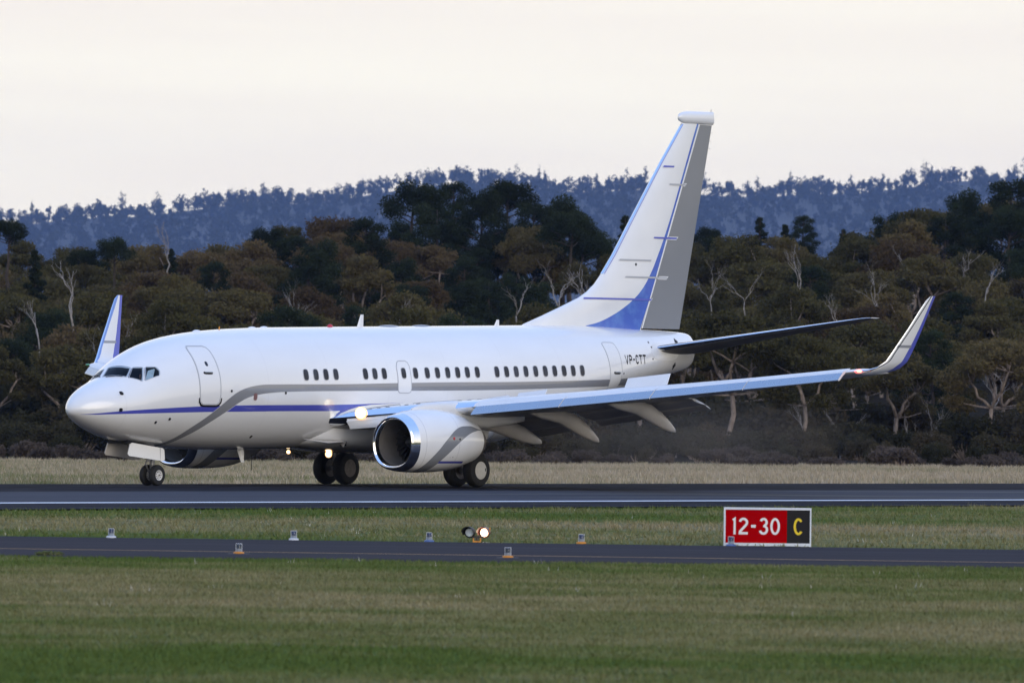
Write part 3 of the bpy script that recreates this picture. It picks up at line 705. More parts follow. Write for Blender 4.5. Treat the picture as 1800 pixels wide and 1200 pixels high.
for side in (1, -1):
    secs = []
    for y in (1.2, 1.95, 2.8, 3.7, 4.8, 5.6, 6.6, 8, 10, 12, 14, 15.6, 16.5, 16.82):
        c = TEx(y) - LEx(y); secs.append(section((LEx(y), y, LEz(y)), c, wing_t(y), twist=0.02))
    nA = len(AF)
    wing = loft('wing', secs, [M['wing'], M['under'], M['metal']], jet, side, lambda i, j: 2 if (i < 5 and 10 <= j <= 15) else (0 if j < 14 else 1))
    # winglet, blended up from the tip
    WL = [(16.8, 3.95, 19.56, 21.40, 0.10), (17.02, 3.995, 19.96, 21.44, 0.09), (17.2, 4.09, 20.25, 21.53, 0.085), (17.36, 4.3, 20.53, 21.70, 0.08), (17.45, 4.6, 20.75, 21.83, 0.08), (17.53, 4.9, 20.97, 21.94, 0.08), (17.66, 5.4, 21.35, 22.11, 0.08), (17.80, 6.0, 21.77, 22.31, 0.08), (17.88, 6.33, 22.02, 22.42, 0.07), (17.91, 6.46, 22.20, 22.47, 0.05)]
    secs = []
    for i, (y, z, x0, x1, t) in enumerate(WL):
        a, c = WL[max(i - 1, 0)], WL[min(i + 1, len(WL) - 1)]
        d = Vector((0, c[0] - a[0], c[1] - a[1])).normalized(); n_ = Vector((0, -d.z, d.y))
        secs.append(section((x0, y, z), x1 - x0, t, n_, 0, 0.0))
    loft('winglet', secs, [M['winglet' if side == 1 else 'winglet_far'], M['metal']], wing, side, lambda i, j: 1 if 12 <= j <= 14 else 0)
    b = MB(); b.grid([[(16.98 * 0 + LEx(16.9) - 0.05 + 0.11 * (1 - math.cos(a)), side * (16.95 + 0.10 * math.sin(a) * math.cos(t)), LEz(16.95) + 0.045 * math.sin(a) * math.sin(t)) for t in [2 * math.pi * j / 12 for j in range(12)]] for a in (0.05, 0.5, 1.0, 1.5)], closed_u=True, cap0=True)
    b.build('navigation_light', M['nav'] if side == 1 else plain('unlit_nav_lens', (0.1, 0.3, 0.15), 0.2), wing, True, True)
    # four leading-edge slats, drooped
    SP = [(0.30, 0.135), (0.16, 0.105), (0.02, 0.062), (-0.10, 0.012), (-0.135, -0.010), (-0.22, -0.085), (-0.305, -0.165), (-0.375, -0.232), (-0.393, -0.262), (-0.385, -0.282), (-0.36, -0.292), (-0.30, -0.275), (-0.22, -0.20), (-0.10, -0.10), (0.05, -0.01), (0.18, 0.06)]
    for y0, y1 in ((5.75, 8.35), (8.38, 11.02), (11.05, 13.75), (13.78, 16.55)):
        b = MB(); rows = []
        for y in (y0, (y0 + y1) / 2, y1):
            k = float(np.interp(y, [5.7, 16.6], [1.08, 0.98])); zz = LEz(y) + 0.005
            rows.append([(LEx(y) + px * k, side * y, zz + pz * k) for px, pz in SP])
        b.grid(rows, closed_u=True, cap0=True, cap1=True, mfun=lambda i, j: 1 if 4 <= j <= 9 else (0 if j < 4 else 2))
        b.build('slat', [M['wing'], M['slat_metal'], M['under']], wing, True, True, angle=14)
    # Krueger flap panel hanging from the inboard leading edge
    b = MB(); rows = []
    for y, dz in ((2.08, 0.0), (3.0, -0.02), (3.95, 0.02)):
        x = LEx(y); z = LEz(y)
        rows.append([(x + 0.10, side * y, z - 0.06), (x + 0.02, side * y, z - 0.14), (x - 0.08 + 0.25 * (y == 2.08), side * y, z - 0.32 + dz), (x - 0.05 + 0.25 * (y == 2.08), side * y, z - 0.40 + dz), (x + 0.06 + .2 * (y == 2.08), side * y, z - 0.36 + dz), (x + 0.2, side * y, z - 0.14)])
    b.grid(rows, closed_u=True, cap0=True, cap1=True); b.build('krueger_flap', M['wing'], wing, True, True)
    # landing lamp in the wing root
    b = MB(); c = Vector((LEx(2.5) - 0.02, side * 2.5, LEz(2.5) + 0.09))
    b.lathe([(-0.02, 0.17), (0.03, 0.17), (0.06, 0.125), (0.075, 0.0)], (-1, 0.35 * side, 0.02), c, 18)
    lampo = b.build('landing_light', M['lamp'] if side == 1 else M['pale_lens'], wing, True, True)
    b = MB(); b.lathe([(-0.10, 0.19), (0.025, 0.205), (0.03, 0.18)], (-1, 0.35 * side, 0.02), c, 18); b.build('landing_light_bezel', M['lamp_halo'] if side == 1 else M['metal'], wing, True, True)  # on the lit side the bezel emits, an added glow round the lamp
    # trailing-edge flaps, lowered
    for y0, y1 in ((2.15, 4.85), (5.75, 9.9)):
        for dx, dz, ch, ang, t, nm in ((-0.62, -0.03, 0.36, 8, 0.14, 'flap_vane'), (-0.34, -0.08, 0.98, 15, 0.11, 'flap'), (0.59, -0.34, 0.44, 24, 0.10, 'aft_flap')):
            secs = []
            for y in (y0, y1):
                k = float(np.interp(y, [2, 10], [1.2, 0.78])); a = math.radians(ang)
                le = Vector((TEx(y) + dx * k, y, TEz(y) + dz * k)); ring = []
                for x, h in AF:
                    X, Z = x * ch * k, h * t * ch * k
                    ring.append((le.x + X * math.cos(a) + Z * math.sin(a), y, le.z - X * math.sin(a) + Z * math.cos(a)))
                secs.append(ring)
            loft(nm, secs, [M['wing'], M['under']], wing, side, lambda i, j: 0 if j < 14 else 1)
    # flap-track fairings, tail ends drooped with the flaps
    for y, x0, xt, zt in ((3.5, 15.4, 19.78, 1.47), (6.1, 15.9, 19.62, 1.55), (8.75, 16.7, 20.38, 1.92)):
        xm = x0 + (xt - x0) * 0.42; zl = lower(y, (xm - LEx(y)) / (TEx(y) - LEx(y)))
        zs = lower(y, (x0 - LEx(y)) / (TEx(y) - LEx(y)))
        prof = [(x0, zs + 0.03, 0.02, 0.02), (x0 + (xm - x0) * 0.4, (zs * 0.6 + zl * 0.4) - 0.06, 0.13, 0.13), (xm, zl - 0.13, 0.19, 0.24), (xm + (xt - xm) * 0.35, zl - 0.13 + (zt - zl + 0.13) * 0.25, 0.19, 0.30), (xm + (xt - xm) * 0.62, zl - 0.13 + (zt - zl + .13) * 0.54, 0.17, 0.27), (xm + (xt - xm) * 0.84, zl - .13 + (zt - zl + .13) * 0.80, 0.11, 0.17), (xt - 0.05, zt + 0.04, 0.04, 0.07), (xt, zt, 0.012, 0.03)]
        b = MB(); b.grid([[(x, side * (y + wd * math.sin(a)), z + hh * math.cos(a)) for a in [2 * math.pi * j / 16 for j in range(16)]] for x, z, wd, hh in prof], closed_u=True, cap0=True, cap1=True)
        b.build('flap_track_fairing', M['fairing'], wing, True, True)
    # spoilers raised after touchdown
    for y0, y1, hgt, ang in ((2.35, 3.65, 0.62, 52), (4.0, 5.15, 0.66, 52), (5.75, 7.05, 0.60, 30), (7.08, 8.15, 0.60, 30), (8.2, 9.75, 0.66, 60)):
        b = MB(); rows = []
        for y in (y0, y1):
            xh = TEx(y) - 1.55; fr = (xh - LEx(y)) / (TEx(y) - LEx(y)); zh = lower(y, fr) + 2 * wing_t(y) * (TEx(y) - LEx(y)) * 5 * (0.2969 * math.sqrt(fr) - 0.1260 * fr - 0.3516 * fr ** 2 + 0.2843 * fr ** 3 - 0.1036 * fr ** 4) * 0.98
            a = math.radians(ang); ux, uz = math.cos(a), math.sin(a)
            rows.append([(xh, side * y, zh), (xh + ux * hgt, side * y, zh + uz * hgt), (xh + ux * hgt + 0.01, side * y, zh + uz * hgt - 0.015), (xh + 0.05 * uz + 0.02, side * y, zh - 0.03)])
        b.grid(rows, closed_u=True, cap0=True, cap1=True); b.build('spoiler', M['wing'], wing, False, True)

    # --- engine
    YE = 4.83
    def nac(x, w_, zt, zb, zc, n=48, flat=0.0):
        r_ = []
        for j in range(n):
            a = 2 * math.pi * j / n; sy, cz = math.sin(a), math.cos(a)
            if cz >= 0: r_.append((x, side * (YE + w_ * sy), zc + (zt - zc) * cz))
            else:
                e = 1 - 0.22 * flat
                r_.append((x, side * (YE + w_ * math.copysign(abs(sy) ** e, sy)), zc + (zc - zb) * (-(abs(cz) ** (1 - 0.12 * flat)))))
        return r_
    SH = [(10.74, 0.93, 2.435, 0.528, 1.5, 1), (10.86, 0.955, 2.46, 0.517, 1.505, 1), (11.1, 1.0, 2.51, 0.50, 1.52, .9), (11.6, 1.05, 2.58, 0.49, 1.54, .7), (12.2, 1.06, 2.60, 0.50, 1.55, .5), (12.8, 1.03, 2.56, 0.535, 1.55, .3), (13.3, 0.965, 2.47, 0.60, 1.55, .15), (13.7, 0.885, 2.37, 0.69, 1.54, 0), (14.05, 0.80, 2.26, 0.79, 1.53, 0), (14.2, 0.76, 2.21, 0.84, 1.53, 0)]
    b = MB(); b.grid([nac(*s_[:5], flat=s_[5]) for s_ in SH] + [nac(14.19, 0.735, 2.185, 0.865, 1.53), nac(13.4, 0.72, 2.16, 0.88, 1.53)], closed_u=True)
    eng = b.build('engine', M['nacelle'], jet, True, True, angle=50)
    LP = [(11.0, .765, 2.225, .73, 1.48, .4), (10.62, .755, 2.215, .735, 1.48, .6), (10.48, .765, 2.23, .72, 1.48, .8), (10.415, .79, 2.26, .69, 1.49, 1), (10.39, .82, 2.30, .65, 1.49, 1), (10.41, .85, 2.335, .61, 1.5, 1), (10.48, .88, 2.37, .575, 1.5, 1), (10.62, .90, 2.40, .545, 1.5, 1), (10.74, .93, 2.435, .528, 1.5, 1)]
    b = MB(); b.grid([nac(*s_[:5], flat=s_[5]) for s_ in LP[1:]], closed_u=True); b.build('inlet_lip', M['metal'], eng, True, True, angle=60)
    b = MB(); b.grid([nac(*s_[:5], flat=s_[5]) for s_ in [(10.62, .755, 2.215, .735, 1.48, .6), (11.0, .77, 2.24, .72, 1.48, .3), (11.5, .785, 2.27, .70, 1.485, 0), (11.62, .785, 2.27, .70, 1.485, 0), (13.0, .7, 2.18, .79, 1.485, 0)]], closed_u=True, cap1=True)
    b.build('inlet_duct', M['duct'], eng, True, True, angle=60)
    b = MB(); cz = 1.485
    for k in range(24):
        a0 = 2 * math.pi * k / 24; rows = []
        for r, tw_, ch in ((0.24, 0.25, 0.10), (0.5, 0.7, 0.12), (0.775, 1.05, 0.13)):
            da = ch * math.sin(tw_) / r; dx = ch * math.cos(tw_)
            rows.append([(11.55 - dx, side * (YE + r * math.sin(a0 - da)), cz + r * math.cos(a0 - da)), (11.55 + dx, side * (YE + r * math.sin(a0 + da)), cz + r * math.cos(a0 + da))])
        b.grid(rows)
    b.build('fan', M['dark'], eng, False, True)
    b = MB(); b.lathe([(0, 0.0), (0.05, 0.06), (0.2, 0.16), (0.36, 0.235), (0.5, 0.25)], (1, 0, 0), (11.08, side * YE, cz), 24); b.build('spinner', M['dark'], eng, True, True)
    b = MB(); b.lathe([(0, 0.62), (0.6, 0.60), (1.1, 0.50), (1.3, 0.44), (1.28, 0.40), (0.9, 0.40)], (1, 0, -0.02), (13.4, side * YE, 1.53), 32)
    b.build('core_cowl', M['brake'], eng, True, True)
    b = MB(); b.lathe([(0, 0.30), (0.4, 0.26), (0.8, 0.10), (0.9, 0.0)], (1, 0, -0.02), (14.4, side * YE, 1.52), 24); b.build('exhaust_cone', M['dark'], eng, True, True)
    # pylon
    PY = [(11.35, 0.03, 2.50, 2.60), (11.9, 0.16, 2.45, 2.76), (12.6, 0.24, 2.40, 2.82), (13.4, 0.27, 2.25, 2.86), (14.2, 0.27, 2.0, 2.84), (15.2, 0.24, 1.95, 2.7), (16.4, 0.14, 2.08, 2.55), (17.2, 0.03, 2.2, 2.4)]
    b = MB(); b.grid([[(x, side * (YE + wd * math.sin(a) ), (z0 + z1) / 2 + (z1 - z0) / 2 * math.copysign(abs(math.cos(a)) ** 0.7, math.cos(a))) for a in [2 * math.pi * j / 20 for j in range(20)]] for x, wd, z0, z1 in PY], closed_u=True, cap0=True, cap1=True)
    b.build('pylon', M['wing'], eng, True, True, angle=60)
    # nacelle strake on the inboard shoulder
    b = MB(); yS = side * (YE - 0.70); b.grid([[(11.3, yS, 2.30), (11.3, yS - side * 0.01, 2.30)], [(11.9, yS - side * 0.20, 2.50), (11.9, yS - side * 0.22, 2.49)], [(12.3, yS - side * 0.22, 2.52), (12.3, yS - side * 0.24, 2.50)], [(12.35, yS, 2.33), (12.35, yS - side * 0.02, 2.32)]]); b.build('strake', M['wing'], eng, False, True)
    for px, pz, rr in ((12.30, 1.62, 0.05), (12.62, 1.60, 0.035), (12.25, 1.02, 0.025), (12.4, 1.02, 0.025)):
        wv = float(np.interp(px, [11.6, 12.2, 12.8], [1.05, 1.06, 1.03]))
        cy = YE + wv * math.sqrt(max(0, 1 - ((pz - 1.54) / 1.05) ** 2)) + 0.004
        b = MB(); b.lathe([(0, rr), (0.008, rr * 0.9), (0.009, 0)], (0, side, 0), (px, side * cy, pz), 12); b.build('access_latch', M['red_lens'] if rr == 0.05 else M['black'], eng, False, True)

    # --- tailplane
    secs = []
    for y, x0, c, z, t in ((0.3, 28.45, 3.95, 4.62, 0.09), (1.0, 28.98, 3.55, 4.745, 0.088), (2.2, 29.80, 2.93, 4.97, 0.085), (4.5, 31.28, 1.98, 5.39, 0.085), (6.6, 32.62, 1.12, 5.775, 0.085), (7.0, 32.90, 0.90, 5.85, 0.06), (7.16, 33.25, 0.52, 5.88, 0.06)):
        secs.append(section((x0, y, z), c, t, twist=-0.0, camber=-0.004))
    loft('tailplane', secs, [M['wing'], M['shaded_under'], M['metal']], jet, side, lambda i, j: 2 if 9 <= j <= 15 else (0 if j < 14 else 1))
    # --- main gear
    YG = 2.86
    b = MB(); b.tube([(16.35, side * 3.3, 2.35), (16.55, side * YG, 1.2), (16.6, side * YG, 0.53)], [0.15, 0.14, 0.11], 12)
    b.tube([(16.55, side * YG, 1.45), (16.5, side * 1.7, 1.75)], 0.07, 8); b.tube([(16.6, side * 2.3, 0.53), (16.6, side * 3.42, 0.53)], 0.09, 10)
    b.tube([(16.72, side * YG, 1.3), (16.95, side * YG, 0.95), (16.72, side * YG, 0.6)], 0.045, 6)
    gear = b.build('main_gear', M['steel'], jet, True, True)
    for yy in (2.43, 3.29):
        b = MB(); b.lathe([(-0.205, 0.30), (-0.205, 0.40), (-0.175, 0.50), (-0.11, 0.545), (-0.03, 0.556), (0.03, 0.556), (0.11, 0.545), (0.175, 0.50), (0.205, 0.40), (0.205, 0.30)], (0, side, 0), (16.6, side * yy, 0.545), 40, cap=False)
        b.build('tyre', M['rubber'], gear, True, True)
        b = MB(); outer = (yy > 3)
        b.lathe([(-0.19, 0.29), (0.12, 0.305), (0.19, 0.305), (0.20, 0.29), (0.17, 0.22), (0.19, 0.10), (0.215, 0.06), (0.215, 0.0)] if not outer else [(-0.19, 0.29), (0.17, 0.305), (0.195, 0.30), (0.225, 0.20), (0.235, 0.06), (0.235, 0.0)], (0, side, 0), (16.6, side * yy, 0.545), 32)
        rim = b.build('hubcap' if outer else 'wheel_rim', M['rim'] if outer else M['brake'], gear, True, True)
        if outer:
            b = MB(); b.box((16.8, side * (yy + 0.222), 0.57), (0.04, 0.02, 0.10)); b.build('valve_slot', M['black'], gear, False, True)
        b = MB(); b.lathe([(-0.195, 0.30), (-0.20, 0.22), (-0.17, 0.18), (-0.19, 0.06), (-0.19, 0.0)], (0, side, 0), (16.6, side * yy, 0.545), 28); b.build('brake_face', M['brake'], gear, True, True)
    b = MB(); b.grid([[(16.1, side * 3.5, 2.3), (17.1, side * 3.5, 2.3)], [(16.15, side * 3.28, 1.25), (17.0, side * 3.28, 1.25)], [(16.15, side * 3.31, 1.25), (17.0, side * 3.31, 1.25)], [(16.1, side * 3.54, 2.3), (17.1, side * 3.54, 2.3)]]); b.build('gear_door', M['wing'], gear, False, True)

# --- fin, rudder, fin-tip fairing
FINLE = [(5.36, 22.75), (5.5, 23.0), (5.8, 24.0), (6.12, 25.0), (6.45, 26.0), (6.66, 26.45), (6.92, 26.85), (7.2, 27.15), (7.48, 27.41), (7.96, 27.84), (9.05, 28.70), (11.24, 30.45), (12.63, 31.64)]
def hx(z): return 29.32 + (z - 5.36) * 3.24 / 7.26
def tx(z): return 31.61 + (z - 5.36) * 1.74 / 7.26
def fin_ring(z, x0, x1, half, n=12):
    """thin symmetric section: leading edge rounded, back edge square at x1"""
    top = [(x0 + (x1 - x0) * (0.5 - 0.5 * math.cos(math.pi * i / n))) for i in range(n + 1)]
    h = lambda x: half * math.sqrt(max(0, 1 - (1 - min(1, (x - x0) / (0.42 * (x1 - x0) + 1e-6))) ** 2)) if x < x0 + 0.42 * (x1 - x0) else half * (1 - 0.35 * ((x - x0 - 0.42 * (x1 - x0)) / (0.58 * (x1 - x0) + 1e-6)) ** 2)
    return [(x, h(x), z) for x in top] + [(x, -h(x), z) for x in top[::-1]]
rows = []
for z in [4.6, 5.1] + [p[0] for p in FINLE]:
    x0 = interp(max(z, 5.36), FINLE); rows.append(fin_ring(z, x0, hx(z) - 0.01, float(np.interp(z, [5, 6.5, 12.6], [0.16, 0.24, 0.11]))))
b = MB(); b.grid(rows, closed_u=True, cap0=True, cap1=True); fin = b.build('fin', M['fin'], jet, True, True, angle=45)
# polished leading edge with a fine blue line
b = MB(); rows = []
for z in [7.3, 7.48, 7.96, 9.05, 11.24, 12.62]:
    x0 = interp(z, FINLE); rows.append([(x0 + 0.03, 0.062, z), (x0 + 0.0, 0.036, z), (x0 - 0.015, 0, z), (x0 + 0.0, -0.036, z), (x0 + 0.03, -0.062, z)])
b.grid(rows); b.build('leading_edge', M['metal'], fin, True, True)
b = MB(); rows = []
for z in [7.3, 7.96, 9.05, 11.24, 12.6]:
    x0 = interp(z, FINLE); hw = float(np.interp(z, [7.3, 12.6], [0.185, 0.10])); rows.append([(x0 + 0.04, hw * 0.52, z), (x0 + 0.058, hw * 0.60, z)])
b.grid(rows); b.grid([[(p[0], -p[1], p[2]) for p in r] for r in rows]); b.build('blue_coachline', M['blue'], fin, True, True)
rows = []
for z in (5.44, 7, 9, 11, 12.61):
    h = float(np.interp(z, [5, 12.6], [0.155, 0.075])); rows.append([(hx(z) + 0.0, h, z), (hx(z) + 0.7 * (tx(z) - hx(z)), h * 0.45, z), (tx(z), 0.012, z), (tx(z), -0.012, z), (hx(z) + 0.7 * (tx(z) - hx(z)), -h * 0.45, z), (hx(z) + 0.0, -h, z)])
b = MB(); b.grid(rows, closed_u=True, cap0=True, cap1=True); rud = b.build('rudder', M['grey'], fin, True, True)
b = MB()
for s_ in (1, -1):
    b.grid([[(hx(z) - 0.045, s_ * (float(np.interp(z, [5, 12.6], [0.16, 0.08])) + 0.008), z), (hx(z) + 0.02, s_ * (float(np.interp(z, [5, 12.6], [0.16, 0.08])) + 0.008), z)] for z in (5.44, 9, 12.61)])
b.build('hinge_gap_seal', M['white'], fin, False, True)
b = MB(); rows = []
for t, h in ((0, 0.02), (0.06, 0.11), (0.16, 0.165), (0.35, 0.18), (0.6, 0.16), (0.85, 0.11), (1.0, 0.06)):
    x = 31.44 + t * 1.98; zc = 12.84 + 0.01 * t; hz = (0.225 if t > .3 else float(np.interp(t, [0, .06, .16, .3], [0.03, .14, .2, .225]))); rows.append([(x + (0.0 if math.cos(a) < 0 else 0.0), h * math.sin(a), zc + hz * math.copysign(abs(math.cos(a)) ** 0.8, math.cos(a))) for a in [2 * math.pi * j / 20 for j in range(20)]])
b.grid(rows, closed_u=True, cap0=True, cap1=True); cap = b.build('fin_tip_fairing', M['white'], fin, True, True)
b = MB()
for z in (12.72, 12.35, 12.05, 11.8): b.tube([(tx(z) - 0.02, 0, z), (tx(z) + 0.13, 0, z)], 0.010, 4)
b.tube([(33.3, 0, 13.05), (33.32, 0, 13.17)], 0.012, 4); b.build('static_wick', M['steel'], fin, False, True)
# hinge-line bars painted across the fin
for z, x0, x1, mt, edge in ((11.10, 30.48, 31.05, 'blue', 0), (10.48, 30.78, 31.75, 'line', 1), (8.60, 29.90, 31.3, 'blue', 1), (7.80, 28.02, 29.75, 'line', 0), (7.21, 28.28, 30.75, 'line', 1), (6.44, 26.1, 29.82, 'blue', 1)):
    hh = 0.03
    for s_ in (1, -1):
        b = MB(); k = 14; ps = [x0 + (x1 - x0) * i / k for i in range(k + 1)]
        def hy(x):
            xl = interp(z, FINLE); H = float(np.interp(z, [5, 6.5, 12.6], [0.16, 0.24, 0.11])); q = (x - xl) / (hx(z) - xl)
            if q > 1: return float(np.interp(z, [5, 12.6], [0.155, 0.075])) * (1 - 0.55 * min(1, (x - hx(z)) / (0.7 * (tx(z) - hx(z)))))
            return H * (math.sqrt(max(0, 1 - (1 - min(1, q / 0.42)) ** 2)) if q < 0.42 else 1 - 0.35 * ((q - 0.42) / 0.58) ** 2)
        Hm = lambda x: max(hy(x), hy(min(x + .15, x1)), hy(max(x - .15, x0)))
        b.grid([[(x + (0.03 if zz > 0 else 0), s_ * (Hm(x) + 0.012), z + zz) for x in ps] for zz in (-hh, hh)])
        br = b.build('hinge_bar', M[mt], fin, False, True)
        if edge:
            b = MB(); xe = [max(x, hx(z) + 0.02) for x in ps if x > hx(z) - 0.1]
            b.grid([[(x + zz, s_ * (Hm(x) + 0.008), z + zz) for x in xe + [x1 + 0.05]] for zz in (-hh - 0.028, hh + 0.028)]); b.build('bar_edge', M['white'], fin, False, True)
b = MB(); disc_y = 0.225; b.lathe([(0, 0.06), (0.03, 0.05), (0.04, 0)], (0, 1, 0), (28.9, 0.19, 7.65), 10); b.build('logo_light', M['black'], fin, False, True)
# stabiliser cut-out seal, small hatch marks and tail light
b = MB(); patch(b, win_outline(29.55, 4.63, 0.95, 0.30, 30), 0.006); b.build('stabiliser_seal', M['wing'], fus, True, True)
for x, z in ((30.55, 4.98), (30.35, 4.15)):
    b = MB(); patch(b, [(x - 0.10, z), (x, z + 0.13), (x + 0.13, z + 0.02), (x + 0.06, z - 0.13)], 0.010, rings=2); b.build('placard', M['black'], fus, False, True)
for x, z in ((28.62, 4.95), (28.66, 4.78), (28.6, 4.38), (26.6, 3.86)):
    b = MB(); disc(b, x, z, 0.03, 0.01); b.build('static_port', M['black'], fus, False, True)
b = MB(); b.lathe([(-0.1, 0.10), (0.05, 0.09), (0.12, 0.05), (0.14, 0)], (1, 0, 0), (32.15, 0, 4.62 + 0.29), 14); b.build('tail_light', M['frame'], jet, True, True)
b = MB(); b.lathe([(-0.1, 0.2), (0.02, 0.2), (0.0, 0.16)], (1, 0, 0), (32.14, 0, 4.42 + .29), 18); b.build('exhaust_outlet', M['dark'], jet, True, True)

# --- nose gear
b = MB(); b.tube([(3.98, 0, 1.6), (4.02, 0, 0.95), (4.04, 0, 0.34)], [0.10, 0.09, 0.07], 12); b.tube([(4.04, -0.26, 0.34), (4.04, 0.26, 0.34)], 0.06, 10)
b.tube([(4.0, 0, 1.1), (3.0, 0, 1.5)], 0.05, 8); b.tube([(3.95, 0.1, 0.95), (3.82, 0.1, 0.7), (3.97, 0.08, 0.45)], 0.028, 6); b.tube([(3.95, -0.1, 0.95), (3.82, -0.1, 0.7), (3.97, -0.08, 0.45)], 0.028, 6)
b.box((3.93, 0, 0.85), (0.12, 0.2, 0.16)); ng = b.build('nose_gear', M['steel'], jet, True, True)
for yy in (-0.2, 0.2):
    b = MB(); b.lathe([(-0.10, 0.17), (-0.105, 0.24), (-0.085, 0.31), (-0.04, 0.341), (0.04, 0.341), (0.085, 0.31), (0.105, 0.24), (0.10, 0.17)], (0, 1, 0), (4.04, yy, 0.338), 36, cap=False); b.build('tyre', M['rubber'], ng, True, True)
    b = MB(); sg = 1 if yy > 0 else -1
    b.lathe([(-0.09, 0.17), (0.09, 0.19), (0.10, 0.18), (0.075, 0.14), (0.07, 0.07), (0.10, 0.05), (0.105, 0)], (0, 1, 0), (4.04, yy, 0.338), 28); rim = b.build('wheel_rim', M['rim'], ng, True, True)
    b = MB()
    for k in range(9):
        a = 2 * math.pi * k / 9; c = (4.04 + 0.115 * math.cos(a), yy + 0.072, 0.338 + 0.115 * math.sin(a)); b.lathe([(-0.01, 0.018), (0.012, 0.018), (0.012, 0)], (0, 1, 0), c, 8)
    b.lathe([(0.09, 0.032), (0.115, 0.03), (0.115, 0)], (0, 1, 0), (4.04, yy, 0.338), 10); b.build('wheel_bolts', M['brake'], ng, False, True)
DO = chaikin(subdivide([(2.43, 1.40), (4.06, 1.21), (4.07, 0.79), (2.27, 0.97)], 0.35), 1)
for s_ in (1, -1):
    b = MB(); DO2 = DO if s_ == 1 else [(x * 0.98 + 0.02, z + 0.02) for x, z in DO]
    b.grid([[(x, s_ * (0.46 + 0.06 * (1.3 - z)), z) for x, z in DO2], [(x, s_ * (0.49 + 0.06 * (1.3 - z)), z) for x, z in DO2]], closed_u=True, cap0=True, cap1=True); d = b.build('gear_door', M['white'] if s_ == 1 else M['fairing'], ng, False, True)
    if s_ == 1:
        b = MB(); b.box((3.85, 0.513, 1.02), (0.012, 0.012, 0.40)); b.build('door_seam', M['line'], ng, False, True)
b = MB(); b.box((3.2, 0, 1.44), (1.7, 0.84, 0.16)); b.build('wheel_well', M['black'], ng, False, True)
# belly lamps (runway turn-off / taxi lamps) that are lit
for c, r in (((12.55, 0.32, 1.16), 0.07), ((12.5, 0.30, 1.04), 0.095), ((11.5, -0.6, 1.10), 0.055)):
    b = MB(); b.lathe([(-0.08, r * 0.5), (-0.03, r * 1.0), (0.01, r * 1.0), (0.03, r * 0.6), (0.035, 0)], (-0.9, 0.42, 0), c, 16, mfun=lambda i, j: 0 if i < 1 else 1); tl_ = b.build('taxi_light', [M['alu'], M['lamp_small']], jet, True, True)
    b = MB(); b.lathe([(-0.02, r * 1.25), (0.008, r * 1.25), (0.010, r * 1.0)], (-0.9, 0.42, 0), c, 16); b.build('lamp_glow_ring', M['lamp_halo'], tl_, True, True)  # emissive ring added as the glow round the lamp
    b = MB(); b.tube([c, (c[0] + 0.06, c[1], c[2] + 0.22)], 0.03, 6); b.build('lamp_bracket', M['alu'], jet, False, True)
# ------------------------------------------------------------------ pilot at the side window
pm = NT('pilot_skin_and_shirt'); px_, py_, pz_ = pm.xyz(pm.coord())
pc = pm.mix(pm.math('GREATER_THAN', pz_, 0.60), (0.62, 0.64, 0.68), (0.42, 0.25, 0.18)); pm.set(color=pc, rough=0.6)
pv = [(0, 0, 0.0), (0, 0, 0.25), (0, 0, 0.48), (0, 0, 0.58), (-0.015, 0, 0.66), (-0.02, 0, 0.76), (0, 0.19, 0.46), (-0.06, 0.26, 0.22), (-0.28, 0.22, 0.17), (-0.37, 0.20, 0.19), (0, -0.19, 0.46), (-0.06, -0.26, 0.22), (-0.28, -0.22, 0.17), (-0.37, -0.20, 0.19), (-0.38, 0.10, -0.02), (-0.42, 0.10, -0.30), (-0.38, -0.10, -0.02), (-0.42, -0.10, -0.30), (-0.02, 0, 0.84), (-0.44, 0.185, 0.20), (-0.42, 0.235, 0.185), (-0.44, -0.185, 0.20), (-0.42, -0.235, 0.185), (-0.105, 0, 0.74)]
pe = [(0, 1), (1, 2), (2, 3), (3, 4), (4, 5), (2, 6), (6, 7), (7, 8), (8, 9), (2, 10), (10, 11), (11, 12), (12, 13), (0, 14), (14, 15), (0, 16), (16, 17), (5, 18), (9, 19), (9, 20), (13, 21), (13, 22), (5, 23)]
pr = [.15, .15, .15, .055, .075, .095, .065, .048, .038, .034, .065, .048, .038, .034, .085, .06, .085, .06, .075, .012, .012, .012, .012, .022]
me = bpy.data.meshes.new('person'); me.from_pydata(pv, pe, [])
per = link('person', me, None, pm.m)
bm = bmesh.new(); bm.from_mesh(me); sl = bm.verts.layers.skin.verify()
for v, r in zip(bm.verts, pr): v[sl].radius = (r, r * 0.85)
bm.verts.ensure_lookup_table(); bm.verts[0][sl].use_root = True
bm.to_mesh(me); bm.free()
per.modifiers.new('skin', 'SKIN'); sm = per.modifiers.new('smooth', 'SUBSURF'); sm.levels = sm.render_levels = 2
# bake the skinned figure to a plain mesh
dg = bpy.context.evaluated_depsgraph_get(); dg.update(); baked = bpy.data.meshes.new_from_object(per.evaluated_get(dg))
per.modifiers.clear(); per.data = baked
if not baked.materials: baked.materials.append(pm.m)
per.location = a2w(2.88, 0.55, 2.80); per.rotation_euler.z = TH
tag(per, 'pilot in a pale shirt seated behind the cockpit side window', 'person')
b = MB(); b.grid([[(-0.01 + 0.098 * math.sin(a) * math.cos(t), 0.09 * math.sin(a) * math.sin(t), 0.80 + 0.085 * math.cos(a)) for t in [2 * math.pi * j / 14 for j in range(14)]] for a in (0.02, 0.5, 1.0, 1.5)], closed_u=True)
b.build('hair', plain('dark_hair', (0.03, 0.02, 0.015), 0.7), per, True)

